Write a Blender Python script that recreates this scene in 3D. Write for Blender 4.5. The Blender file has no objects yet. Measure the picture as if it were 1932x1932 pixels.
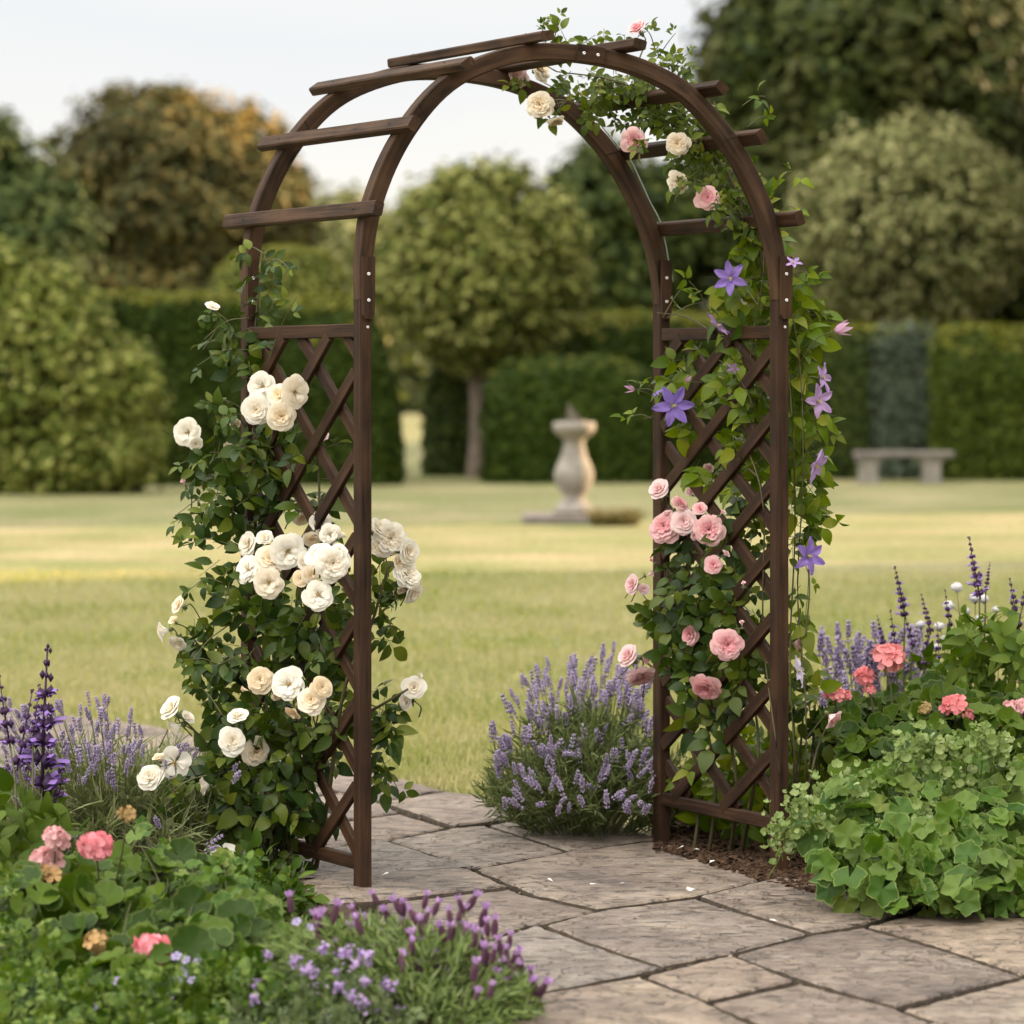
import bpy, math, random
import numpy as np
from mathutils import Matrix, Vector, noise as mnoise

rng = np.random.default_rng(7)
random.seed(7)
SC = bpy.context.scene
COL = SC.collection
# ------------------------------------------------------------------ camera geometry (survey of the photograph)
K, F, HZ, H = 1932.0, 6500.0, 720.0, 1.385
def P(px, py, d):
    return np.array([(px - 966.0) * d / F, d, H - (py - HZ) * d / F])
def G(px, py, z=0.0):
    d = F * (H - z) / (py - HZ)
    return np.array([(px - 966.0) * d / F, d, z])
def nrm(v):
    v = np.asarray(v, float)
    return v / np.maximum(np.linalg.norm(v, axis=-1, keepdims=True), 1e-9)
UP = np.array([0, 0, 1.0])
CAMDIR = np.array([0, -1.0, 0.05])

# ------------------------------------------------------------------ scene bookkeeping
def tag(o, label=None, cat=None, group=None, kind=None):
    if label: o['label'] = label
    if cat: o['category'] = cat
    if group: o['group'] = group
    if kind: o['kind'] = kind
    return o
def thing(name, loc, label, cat, group=None):
    o = bpy.data.objects.new(name, None)
    COL.objects.link(o); o.location = Vector(loc); o.empty_display_size = 0.1
    return tag(o, label, cat, group)
def attach(o, parent):
    o.parent = parent
    if parent.type == 'EMPTY':
        o.matrix_parent_inverse = Matrix.Translation(-Vector(parent.location))
    else:
        pass
    return o
class MB:
    """collects geometry, then links it as ONE mesh object"""
    def __init__(s):
        s.v = []; s.l = []; s.t = []; s.m = []; s.uv = []; s.n = 0; s.has_uv = False
    def add(s, V, faces, mat=0, uv=None):
        V = np.asarray(V, float)
        fl = np.array([i for f in faces for i in f], int)
        tt = np.array([len(f) for f in faces], int)
        s.v.append(V); s.l.append(fl + s.n); s.t.append(tt)
        s.m.append(np.full(len(tt), mat) if np.isscalar(mat) else np.asarray(mat))
        if uv is not None:
            s.has_uv = True; s.uv.append(np.asarray(uv, float)[fl])
        else:
            s.uv.append(np.zeros((len(fl), 2)))
        s.n += len(V)
    def inst(s, tpl, R, T, S, mat=None):
        """tpl = (V, faces, mats); R (N,3,3), T (N,3), S (N,) or (N,3)"""
        V, faces, mm = tpl
        N = len(T)
        if N == 0: return
        S = np.asarray(S, float)
        if S.ndim == 1: S = np.repeat(S[:, None], 3, 1)
        W = np.einsum('nij,nkj->nki', R, V[None] * S[:, None, :]) + T[:, None, :]
        fl = np.array([i for f in faces for i in f], int)
        tt = np.array([len(f) for f in faces], int)
        L = fl[None] + (np.arange(N) * len(V))[:, None] + s.n
        s.v.append(W.reshape(-1, 3)); s.l.append(L.ravel()); s.t.append(np.tile(tt, N))
        m = np.asarray(mm if mat is None else np.full(len(tt), mat))
        s.m.append(np.tile(m, N)); s.uv.append(np.zeros((N * len(fl), 2)))
        s.n += N * len(V)
    def mesh(s, name, mats, smooth=True):
        me = bpy.data.meshes.new(name)
        V = np.concatenate(s.v); L = np.concatenate(s.l); T = np.concatenate(s.t); M = np.concatenate(s.m)
        me.vertices.add(len(V)); me.vertices.foreach_set('co', V.astype(np.float32).ravel())
        me.loops.add(len(L)); me.loops.foreach_set('vertex_index', L.astype(np.int32))
        me.polygons.add(len(T))
        st = np.concatenate([[0], np.cumsum(T)[:-1]])
        me.polygons.foreach_set('loop_start', st.astype(np.int32))
        me.polygons.foreach_set('material_index', M.astype(np.int32))
        me.polygons.foreach_set('use_smooth', np.full(len(T), smooth))
        if s.has_uv:
            u = me.uv_layers.new(name='UVMap')
            u.data.foreach_set('uv', np.concatenate(s.uv).astype(np.float32).ravel())
        for m in (mats if isinstance(mats, (list, tuple)) else [mats]): me.materials.append(m)
        me.update(calc_edges=True)
        return me
    def build(s, name, mats, parent=None, smooth=True):
        o = bpy.data.objects.new(name, s.mesh(name, mats, smooth))
        COL.objects.link(o)
        if parent is not None: attach(o, parent)
        return o
def obj_of(mesh, name, parent, M):
    o = bpy.data.objects.new(name, mesh); COL.objects.link(o)
    o.matrix_basis = M
    if parent is not None: attach(o, parent)
    return o
def frame(t, n):
    """rotation(s) whose Y is t and whose Z is close to n"""
    t = nrm(t); x = nrm(np.cross(t, n)); z = np.cross(x, t)
    return np.stack([x, t, z], -1)
def frame_z(n, spin=None):
    n = nrm(n); a = np.where(np.abs(n[..., 2:3]) < .95, np.array([0, 0, 1.0]), np.array([0, 1.0, 0]))
    x = nrm(np.cross(a, n)); y = np.cross(n, x)
    if spin is not None:
        c, s_ = np.cos(spin)[..., None], np.sin(spin)[..., None]
        x, y = x * c + y * s_, y * c - x * s_
    return np.stack([x, y, n], -1)
def mat4(R, T, s=1.0):
    M = Matrix.Identity(4)
    for i in range(3):
        for j in range(3): M[i][j] = float(R[i, j] * s)
        M[i][3] = float(T[i])
    return M
def rv(n, k=3): return rng.normal(size=(n, k))

# ------------------------------------------------------------------ materials
def new_mat(name):
    m = bpy.data.materials.new(name); m.use_nodes = True
    nt = m.node_tree; nt.nodes.clear()
    return m, nt, nt.nodes.new('ShaderNodeOutputMaterial')
def N(nt, t, **kw):
    n = nt.nodes.new(t)
    for k, v in kw.items():
        if k in n.inputs.keys(): n.inputs[k].default_value = v
        else: setattr(n, k, v)
    return n
def ramp(nt, stops, interp='LINEAR'):
    r = nt.nodes.new('ShaderNodeValToRGB'); cr = r.color_ramp; cr.interpolation = interp
    while len(cr.elements) < len(stops): cr.elements.new(.5)
    for e, (p, c) in zip(cr.elements, stops):
        e.position = p; e.color = (c[0], c[1], c[2], 1) if not np.isscalar(c) else (c, c, c, 1)
    return r
def lk(nt, a, b): nt.links.new(a, b)
def leaf_mat(name, cols, rough=.5, trans=.25, pale=1.35, spec=.35, noise_scale=0, noise_cols=None, patch=.25):
    sat = 1.0 if name in ('bark_chip', 'grit') else (1.12 if name == 'grass_blade' else 1.17)
    cols = [tuple(max(.003, (.25 * q[0] + .65 * q[1] + .1 * q[2]) + (x - (.25 * q[0] + .65 * q[1] + .1 * q[2])) * sat) for x in q) for q in cols]
    spec *= .7
    m, nt, out = new_mat(name)
    geo = N(nt, 'ShaderNodeNewGeometry')
    r = ramp(nt, [(i / (len(cols) - 1), c) for i, c in enumerate(cols)])
    lk(nt, geo.outputs['Random Per Island'], r.inputs['Fac'])
    col = r.outputs['Color']
    if noise_scale:
        tc = N(nt, 'ShaderNodeTexCoord')
        nz = N(nt, 'ShaderNodeTexNoise', Scale=noise_scale, Detail=2.0)
        lk(nt, tc.outputs['Object'], nz.inputs['Vector'])
        rr = ramp(nt, [(.35, (0, 0, 0)), (.65, (1, 1, 1))]); lk(nt, nz.outputs['Fac'], rr.inputs['Fac'])
        mx = N(nt, 'ShaderNodeMixRGB', blend_type='MIX'); 
        mx.inputs['Color2'].default_value = (*noise_cols, 1)
        mu = N(nt, 'ShaderNodeMath', operation='MULTIPLY'); mu.inputs[1].default_value = patch
        lk(nt, rr.outputs['Color'], mu.inputs[0]); lk(nt, mu.outputs[0], mx.inputs['Fac'])
        lk(nt, col, mx.inputs['Color1']); col = mx.outputs['Color']
    # paler leaf undersides
    hs = N(nt, 'ShaderNodeHueSaturation', Saturation=.8, Value=pale); lk(nt, col, hs.inputs['Color'])
    mb = N(nt, 'ShaderNodeMixRGB'); lk(nt, geo.outputs['Backfacing'], mb.inputs['Fac'])
    lk(nt, col, mb.inputs['Color1']); lk(nt, hs.outputs['Color'], mb.inputs['Color2'])
    b = N(nt, 'ShaderNodeBsdfPrincipled', Roughness=rough); b.inputs['Specular IOR Level'].default_value = spec
    lk(nt, mb.outputs['Color'], b.inputs['Base Color'])
    if trans > 0:
        tr = N(nt, 'ShaderNodeBsdfTranslucent')
        h2 = N(nt, 'ShaderNodeHueSaturation', Saturation=1.15, Value=1.5); lk(nt, col, h2.inputs['Color'])
        lk(nt, h2.outputs['Color'], tr.inputs['Color'])
        ms = N(nt, 'ShaderNodeMixShader'); ms.inputs['Fac'].default_value = trans
        lk(nt, b.outputs[0], ms.inputs[1]); lk(nt, tr.outputs[0], ms.inputs[2]); lk(nt, ms.outputs[0], out.inputs['Surface'])
    else:
        lk(nt, b.outputs[0], out.inputs['Surface'])
    return m
def petal_mat(name, c1, c2, rough=.6, trans=.3, per='island', veins=0):
    """colour varies a little from petal to petal and from flower to flower"""
    m, nt, out = new_mat(name)
    geo = N(nt, 'ShaderNodeNewGeometry'); oi = N(nt, 'ShaderNodeObjectInfo')
    ad = N(nt, 'ShaderNodeMath', operation='MULTIPLY_ADD'); ad.inputs[1].default_value = .35
    lk(nt, geo.outputs['Random Per Island'], ad.inputs[0])
    m2 = N(nt, 'ShaderNodeMath', operation='MULTIPLY'); m2.inputs[1].default_value = .65
    lk(nt, oi.outputs['Random'], m2.inputs[0]); lk(nt, m2.outputs[0], ad.inputs[2])
    r = ramp(nt, [(0, c1), (1, c2)]); lk(nt, ad.outputs[0], r.inputs['Fac'])
    b = N(nt, 'ShaderNodeBsdfPrincipled', Roughness=rough); b.inputs['Specular IOR Level'].default_value = .2
    lk(nt, r.outputs['Color'], b.inputs['Base Color'])
    tr = N(nt, 'ShaderNodeBsdfTranslucent'); lk(nt, r.outputs['Color'], tr.inputs['Color'])
    ms = N(nt, 'ShaderNodeMixShader'); ms.inputs['Fac'].default_value = trans
    lk(nt, b.outputs[0], ms.inputs[1]); lk(nt, tr.outputs[0], ms.inputs[2]); lk(nt, ms.outputs[0], out.inputs['Surface'])
    return m
def plain(name, c, rough=.6, metal=0.0, scale=0, c2=None, bump=0.0, detail=6.0, spec=.4):
    m, nt, out = new_mat(name)
    b = N(nt, 'ShaderNodeBsdfPrincipled', Roughness=rough, Metallic=metal)
    b.inputs['Base Color'].default_value = (*c, 1); b.inputs['Specular IOR Level'].default_value = spec
    if scale:
        tc = N(nt, 'ShaderNodeTexCoord'); nz = N(nt, 'ShaderNodeTexNoise', Scale=scale, Detail=detail, Roughness=.65)
        lk(nt, tc.outputs['Object'], nz.inputs['Vector'])
        r = ramp(nt, [(.3, c), (.7, c2 or c)]); lk(nt, nz.outputs['Fac'], r.inputs['Fac'])
        lk(nt, r.outputs['Color'], b.inputs['Base Color'])
        if bump:
            bp = N(nt, 'ShaderNodeBump', Strength=bump, Distance=.02); lk(nt, nz.outputs['Fac'], bp.inputs['Height'])
            lk(nt, bp.outputs['Normal'], b.inputs['Normal'])
    lk(nt, b.outputs[0], out.inputs['Surface'])
    return m
def wood_mat(name, dark, light):
    m, nt, out = new_mat(name)
    uv = N(nt, 'ShaderNodeUVMap'); oi = N(nt, 'ShaderNodeObjectInfo')
    mp = N(nt, 'ShaderNodeMapping'); mp.inputs['Scale'].default_value = (3.0, 70.0, 1.0)
    off = N(nt, 'ShaderNodeVectorMath', operation='MULTIPLY_ADD')
    cmb = N(nt, 'ShaderNodeCombineXYZ'); lk(nt, oi.outputs['Random'], cmb.inputs[0]); lk(nt, oi.outputs['Random'], cmb.inputs[1])
    off.inputs[1].default_value = (37, 91, 0); lk(nt, cmb.outputs[0], off.inputs[0]); lk(nt, uv.outputs[0], off.inputs[2])
    lk(nt, off.outputs[0], mp.inputs['Vector'])
    nz = N(nt, 'ShaderNodeTexNoise', Scale=1.0, Detail=5.0, Roughness=.6, Distortion=.6); lk(nt, mp.outputs[0], nz.inputs['Vector'])
    mp2 = N(nt, 'ShaderNodeMapping'); mp2.inputs['Scale'].default_value = (6.0, 14.0, 1.0); lk(nt, off.outputs[0], mp2.inputs['Vector'])
    n2 = N(nt, 'ShaderNodeTexNoise', Scale=1.0, Detail=3.0); lk(nt, mp2.outputs[0], n2.inputs['Vector'])
    mixf = N(nt, 'ShaderNodeMath', operation='MULTIPLY_ADD'); mixf.inputs[1].default_value = .55
    m3 = N(nt, 'ShaderNodeMath', operation='MULTIPLY'); m3.inputs[1].default_value = .45
    lk(nt, n2.outputs['Fac'], m3.inputs[0]); lk(nt, nz.outputs['Fac'], mixf.inputs[0]); lk(nt, m3.outputs[0], mixf.inputs[2])
    r = ramp(nt, [(.36, dark), (.5, tuple((a + b) / 2 for a, b in zip(dark, light))), (.62, light), (.70, tuple(x * 1.35 for x in light))]); lk(nt, mixf.outputs[0], r.inputs['Fac'])
    kv = N(nt, 'ShaderNodeMapping'); kv.inputs['Scale'].default_value = (4.0, 16.0, 1.0); lk(nt, off.outputs[0], kv.inputs['Vector'])
    kn = N(nt, 'ShaderNodeTexVoronoi', Scale=1.0); lk(nt, kv.outputs[0], kn.inputs['Vector'])
    kr = ramp(nt, [(.05, (.35,) * 3), (.13, (1,) * 3)]); lk(nt, kn.outputs['Distance'], kr.inputs['Fac'])
    km = N(nt, 'ShaderNodeMixRGB', blend_type='MULTIPLY'); km.inputs['Fac'].default_value = .8; lk(nt, r.outputs['Color'], km.inputs['Color1']); lk(nt, kr.outputs['Color'], km.inputs['Color2'])
    # green-grey weathering in broad patches
    wn = N(nt, 'ShaderNodeTexNoise', Scale=5.0, Detail=4.0); tcw = N(nt, 'ShaderNodeTexCoord'); lk(nt, tcw.outputs['Object'], wn.inputs['Vector'])
    wr = ramp(nt, [(.52, (0,) * 3), (.72, (.5,) * 3)]); lk(nt, wn.outputs['Fac'], wr.inputs['Fac'])
    wm = N(nt, 'ShaderNodeMixRGB'); wm.inputs['Color2'].default_value = (light[0] * 1.25, light[1] * 1.35, light[2] * 1.2, 1); lk(nt, wr.outputs['Color'], wm.inputs['Fac']); lk(nt, km.outputs[0], wm.inputs['Color1'])
    b = N(nt, 'ShaderNodeBsdfPrincipled', Roughness=.65); b.inputs['Specular IOR Level'].default_value = .2
    lk(nt, wm.outputs[0], b.inputs['Base Color'])
    bp = N(nt, 'ShaderNodeBump', Strength=.6, Distance=.003); lk(nt, nz.outputs['Fac'], bp.inputs['Height']); lk(nt, bp.outputs['Normal'], b.inputs['Normal'])
    lk(nt, b.outputs[0], out.inputs['Surface'])
    return m

# ------------------------------------------------------------------ shape helpers
def catmull(pts, n):
    pts = np.asarray(pts, float); k = len(pts)
    ext = np.vstack([2 * pts[0] - pts[1], pts, 2 * pts[-1] - pts[-2]])
    out = []
    for q in np.linspace(0, k - 1 - 1e-6, n):
        i = int(q); t = q - i
        p0, p1, p2, p3 = ext[i], ext[i + 1], ext[i + 2], ext[i + 3]
        out.append(.5 * ((2 * p1) + (p2 - p0) * t + (2 * p0 - 5 * p1 + 4 * p2 - p3) * t * t + (3 * p1 - p0 - 3 * p2 + p3) * t ** 3))
    return np.array(out)
def tube(mb, pts, r0, r1=None, sides=5, mat=0):
    pts = np.asarray(pts, float); n = len(pts); r1 = r0 if r1 is None else r1
    tan = nrm(np.gradient(pts, axis=0))
    a = np.array([0, 0, 1.0]) if abs(tan[0][2]) < .9 else np.array([1.0, 0, 0])
    x = nrm(np.cross(tan, a)); y = np.cross(tan, x)
    rr = np.linspace(r0, r1, n)
    th = np.arange(sides) * 2 * math.pi / sides
    V = (pts[:, None] + rr[:, None, None] * (np.cos(th)[None, :, None] * x[:, None] + np.sin(th)[None, :, None] * y[:, None])).reshape(-1, 3)
    fs = []
    for i in range(n - 1):
        for j in range(sides):
            k = (j + 1) % sides
            fs.append((i * sides + j, i * sides + k, (i + 1) * sides + k, (i + 1) * sides + j))
    fs.append(tuple(range(sides))[::-1]); fs.append(tuple((n - 1) * sides + j for j in range(sides)))
    mb.add(V, fs, mat)
def sweep(mb, pts, ax, by, wx, wy, ch=.003, mat=0, sag=0.0):
    """rectangular timber with eased edges swept along pts; ax, by = per-point cross-section axes; wx, wy full widths"""
    pts = np.asarray(pts, float); n = len(pts)
    ax = np.broadcast_to(nrm(ax), (n, 3)); by = np.broadcast_to(nrm(by), (n, 3))
    wx = np.broadcast_to(wx, (n,)); wy = np.broadcast_to(wy, (n,))
    sg = [(-1, -1, 1, 0), (1, -1, -1, 0), (1, -1, 0, 1), (1, 1, 0, -1), (1, 1, -1, 0), (-1, 1, 1, 0), (-1, 1, 0, -1), (-1, -1, 0, 1)]
    V = []; UV = []
    ln = np.concatenate([[0], np.cumsum(np.linalg.norm(np.diff(pts, axis=0), axis=1))])
    for i in range(n):
        per = 0
        for k, (sx, sy, cx, cy) in enumerate(sg):
            V.append(pts[i] + ax[i] * (sx * wx[i] / 2 + cx * ch) + by[i] * (sy * wy[i] / 2 + cy * ch))
            UV.append((ln[i], k * .013 + .0))
    fs = []
    for i in range(n - 1):
        for j in range(8):
            k = (j + 1) % 8
            fs.append((i * 8 + j, i * 8 + k, (i + 1) * 8 + k, (i + 1) * 8 + j))
    fs.append(tuple(range(8))[::-1]); fs.append(tuple((n - 1) * 8 + j for j in range(8)))
    # uv across uses real perimeter distance
    per = np.array([0, wx[0], wx[0], wx[0] + wy[0], wx[0] + wy[0], 2 * wx[0] + wy[0], 2 * wx[0] + wy[0], 2 * (wx[0] + wy[0])])
    UV = np.array([(ln[i], per[k]) for i in range(n) for k in range(8)])
    mb.add(np.array(V), fs, mat, UV)
def lathe(mb, prof, center, seg=48, mat=0):
    V = []; fs = []
    for r, z in prof:
        for k in range(seg):
            a = 2 * math.pi * k / seg
            V.append((center[0] + r * math.cos(a), center[1] + r * math.sin(a), center[2] + z))
    for i in range(len(prof) - 1):
        for k in range(seg):
            q = (k + 1) % seg
            fs.append((i * seg + k, i * seg + q, (i + 1) * seg + q, (i + 1) * seg + k))
    fs.append(tuple(range(seg))[::-1]); fs.append(tuple((len(prof) - 1) * seg + k for k in range(seg)))
    mb.add(V, fs, mat)
def box(mb, c, ax, ay, az, mat=0, bev=0.0):
    """box centre c with full-size axis vectors"""
    c = np.asarray(c, float); ax = np.asarray(ax, float) / 2; ay = np.asarray(ay, float) / 2; az = np.asarray(az, float) / 2
    if bev <= 0:
        V = [c + sx * ax + sy * ay + sz * az for sz in (-1, 1) for sy in (-1, 1) for sx in (-1, 1)]
        mb.add(V, [(0, 2, 3, 1), (4, 5, 7, 6), (0, 1, 5, 4), (2, 6, 7, 3), (0, 4, 6, 2), (1, 3, 7, 5)], mat)
    else:
        l = [np.linalg.norm(v) for v in (ax, ay, az)]
        ux, uy, uz = ax / l[0], ay / l[1], az / l[2]
        V = []; idx = {}
        for sx in (-1, 1):
            for sy in (-1, 1):
                for sz in (-1, 1):
                    for w in range(3):
                        b = [bev, bev, bev]; b[w] = 0
                        idx[(sx, sy, sz, w)] = len(V)
                        V.append(c + ux * sx * (l[0] - b[0]) + uy * sy * (l[1] - b[1]) + uz * sz * (l[2] - b[2]))
        fs = []
        for s in (-1, 1):
            q = [(-1, -1), (1, -1), (1, 1), (-1, 1)]
            fs.append([idx[(s, a, b, 0)] for a, b in q]); fs.append([idx[(a, s, b, 1)] for a, b in q]); fs.append([idx[(a, b, s, 2)] for a, b in q])
        for a in (-1, 1):
            for b in (-1, 1):
                fs.append([idx[(a, b, -1, 0)], idx[(a, b, 1, 0)], idx[(a, b, 1, 1)], idx[(a, b, -1, 1)]])
                fs.append([idx[(-1, a, b, 1)], idx[(1, a, b, 1)], idx[(1, a, b, 2)], idx[(-1, a, b, 2)]])
                fs.append([idx[(a, -1, b, 2)], idx[(a, 1, b, 2)], idx[(a, 1, b, 0)], idx[(a, -1, b, 0)]])
                for d in (-1, 1): fs.append([idx[(a, b, d, 0)], idx[(a, b, d, 1)], idx[(a, b, d, 2)]])
        mb.add(V, fs, mat)

# ------------------------------------------------------------------ leaf and petal templates
def leaf_tpl(n=5, width=.5, tip=1.0, fold=.25, curl=.25, base=.35, wav=0.0):
    """ovate leaf of length 1 along +Y, folded along the midrib"""
    V = []; fs = []
    for i in range(n + 1):
        t = i / n
        w = width * .5 * (math.sin(math.pi * (t ** base if base else t)) ** .8 if 0 < t < 1 else 0)
        w = max(w, .012)
        z = -curl * t * t + .06 * math.sin(3 * t)
        for s in (-1, 0, 1):
            V.append((s * w, t, z + abs(s) * fold * w + wav * (w * math.sin(9 * t + s))))
    for i in range(n):
        for j in range(2):
            a = i * 3 + j
            fs.append((a, a + 1, a + 4, a + 3))
    return np.array(V), fs, [0] * len(fs)
def round_leaf(n=21, lobes=7, depth=.1, bowl=.15, wave=.08, sinus=.5, rim=True, seed=0, pointed=False):
    """scalloped round or lobed leaf; the stalk meets it at the origin; spreads in XY, normal Z; radius about 1"""
    r_ = random.Random(seed)
    V = [(0, 0, 0)]; fs = []; mm = []
    rings = [.5, .93, 1.0] if rim else [.5, 1.0]
    gap = sinus
    angs = [(-math.pi / 2 + gap / 2) + (2 * math.pi - gap) * k / (n - 1) for k in range(n)]
    ph = r_.random() * 6
    for q in rings:
        for k, a in enumerate(angs):
            u = k / (n - 1)
            L = (1 - depth + depth * abs(math.sin(math.pi * lobes * u)) ** .7 * 1.6) if not pointed else (1 - depth * abs(math.sin(math.pi * lobes * u)) ** 2 + .035 * math.cos(6 * math.pi * lobes * u))
            L *= .85 + .15 * math.sin(math.pi * u)
            r = q * (L if q > .6 else (L * .4 + .6))
            z = bowl * q * q + wave * q * math.cos(lobes * 2 * math.pi * u) * (-1 if not pointed else -1) + .05 * q * math.sin(3 * a + ph * 2) + .05 * q * math.cos(2 * a + ph)
            V.append((r * math.cos(a), r * math.sin(a), z))
    for k in range(n - 1):
        fs.append((0, 1 + k, 2 + k)); mm.append(0)
    for i in range(len(rings) - 1):
        for k in range(n - 1):
            a = 1 + i * n + k; b = 1 + (i + 1) * n + k
            fs.append((a, b, b + 1, a + 1)); mm.append(1 if (rim and i == len(rings) - 2) else 0)
    return np.array(V), fs, mm
def petal_patch(phi, R, Hh, half, curl=0.0, ns=5, nt=5, cup=.6, notch=0.0, jit=0.0, tipw=.9, rnd=random):
    """one petal: returns verts, faces. grows from the centre out to radius R, rising to Hh"""
    V = []; fs = []
    e = [rnd.uniform(-1, 1) * jit for _ in range(ns)]
    for i in range(nt + 1):
        t = i / nt
        for j in range(ns):
            s = -1 + 2 * j / (ns - 1)
            tl = t * (1 - .22 * s * s - notch * max(0, .35 - abs(s)) + e[j] * .12)
            tl = min(1.0, max(0.0, tl))
            w = half * (.35 + .65 * math.sin(min(1, tl * 1.15) * math.pi * .5)) * (1 if t < .8 else 1 - (t - .8) * (1 - tipw) * 5 * .5)
            rho = R * (tl ** .75)
            h = Hh * (1 - (1 - tl) ** (1 + cup)) - curl * max(0, tl - .6) ** 2 * R * 3 + jit * .08 * R * math.sin(4 * s + 9 * e[0])
            ang = phi + s * w
            V.append((rho * math.cos(ang), rho * math.sin(ang), h))
    for i in range(nt):
        for j in range(ns - 1):
            a = i * ns + j
            fs.append((a, a + 1, a + ns + 1, a + ns))
    return V, fs
def add_calyx(mb, mat, size=.3, z=-.05):
    V = []; fs = []
    seg = 8
    for k, (r, h) in enumerate([(.03, -.42), (.1, -.38), (.17, -.2), (.12, -.03), (.02, .02)]):
        for q in range(seg):
            a = 2 * math.pi * q / seg; V.append((r * math.cos(a), r * math.sin(a), h))
    for i in range(4):
        for q in range(seg):
            b = (q + 1) % seg; fs.append((i * seg + q, i * seg + b, (i + 1) * seg + b, (i + 1) * seg + q))
    mb.add(V, fs, mat)
    for k in range(5):
        a = 2 * math.pi * k / 5 + .3
        c, s_ = math.cos(a), math.sin(a)
        V = [(c * .1 - s_ * .09, s_ * .1 + c * .09, -.12), (c * .1 + s_ * .09, s_ * .1 - c * .09, -.12), (c * .5, s_ * .5, -.2), (c * .28 + s_ * .1, s_ * .28 - c * .1, -.1), (c * .28 - s_ * .1, s_ * .28 + c * .1, -.1)]
        mb.add(V, [(0, 1, 3, 4), (4, 3, 2)], mat)
# ================================================================== camera, light, sky
cam_d = bpy.data.cameras.new('camera'); cam = bpy.data.objects.new('camera', cam_d); COL.objects.link(cam)
cam.location = (0, 0, H); cam.rotation_euler = (math.pi / 2, 0, 0)
cam_d.sensor_width = 36; cam_d.lens = 36 * F / K; cam_d.shift_y = -(966 - HZ) / K
cam_d.clip_start = .1; cam_d.clip_end = 2000
cam_d.dof.use_dof = True; cam_d.dof.focus_distance = 9.35; cam_d.dof.aperture_fstop = 3.5
SC.camera = cam
SUN_EL, SUN_AZ = math.radians(14), math.radians(68)          # azimuth clockwise from +Y
sd = bpy.data.lights.new('sun', 'SUN'); sd.energy = 5.0; sd.angle = math.radians(.6); sd.color = (1, .69, .40)
so = bpy.data.objects.new('sun', sd); COL.objects.link(so)
tosun = Vector((math.sin(SUN_AZ) * math.cos(SUN_EL), math.cos(SUN_AZ) * math.cos(SUN_EL), math.sin(SUN_EL)))
so.rotation_euler = tosun.to_track_quat('Z', 'Y').to_euler(); so.location = (20, 10, 20)
w = bpy.data.worlds.new('World'); SC.world = w; w.use_nodes = True
nt = w.node_tree; nt.nodes.clear()
wo = nt.nodes.new('ShaderNodeOutputWorld'); bg = nt.nodes.new('ShaderNodeBackground')
sky = nt.nodes.new('ShaderNodeTexSky'); sky.sky_type = 'NISHITA'; sky.sun_disc = False
sky.sun_elevation = SUN_EL; sky.sun_rotation = SUN_AZ; sky.dust_density = 2.0; sky.air_density = 1.0
tc = nt.nodes.new('ShaderNodeTexCoord'); mp = nt.nodes.new('ShaderNodeMapping'); mp.inputs['Scale'].default_value = (2.2, 2.2, 7.0)
lk(nt, tc.outputs['Generated'], mp.inputs['Vector'])
nz = N(nt, 'ShaderNodeTexNoise', Scale=1.6, Detail=4.0, Roughness=.5); lk(nt, mp.outputs[0], nz.inputs['Vector'])
cr = ramp(nt, [(.34, (.93,) * 3), (.60, (.99,) * 3)]); lk(nt, nz.outputs['Fac'], cr.inputs['Fac'])
sx = N(nt, 'ShaderNodeSeparateXYZ'); lk(nt, tc.outputs['Generated'], sx.inputs[0])
# thin cloud: warm white low down, paler blue-white higher, much brighter overhead
zn = N(nt, 'ShaderNodeMath', operation='MULTIPLY_ADD'); zn.inputs[1].default_value = .11
nb = N(nt, 'ShaderNodeMath', operation='SUBTRACT'); nb.inputs[1].default_value = .5; lk(nt, nz.outputs['Fac'], nb.inputs[0])
lk(nt, nb.outputs[0], zn.inputs[0]); lk(nt, sx.outputs['Z'], zn.inputs[2])
zr = ramp(nt, [(.0, (.350, .336, .306)), (.055, (.338, .330, .312)), (.106, (.298, .304, .312)), (.16, (.33, .33, .32)), (.45, (.62, .60, .56)), (1, (1.15, 1.10, 1.02))]); lk(nt, zn.outputs[0], zr.inputs['Fac'])
br = N(nt, 'ShaderNodeMixRGB', blend_type='MULTIPLY'); br.inputs['Fac'].default_value = 1; br.inputs['Color2'].default_value = (10, 10, 10, 1); lk(nt, zr.outputs['Color'], br.inputs['Color1'])
# added bright sky lobe, high behind the camera's left shoulder, to model the relief
dt = N(nt, 'ShaderNodeVectorMath', operation='DOT_PRODUCT'); dt.inputs[1].default_value = (-.62, -.45, .64); lk(nt, tc.outputs['Generated'], dt.inputs[0])
dm = N(nt, 'ShaderNodeMath', operation='MAXIMUM'); dm.inputs[1].default_value = 0; lk(nt, dt.outputs['Value'], dm.inputs[0])
dp = N(nt, 'ShaderNodeMath', operation='POWER'); dp.inputs[1].default_value = 3.0; lk(nt, dm.outputs[0], dp.inputs[0])
da = N(nt, 'ShaderNodeMath', operation='MULTIPLY_ADD'); da.inputs[1].default_value = 1.5; da.inputs[2].default_value = .72; lk(nt, dp.outputs[0], da.inputs[0])
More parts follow.
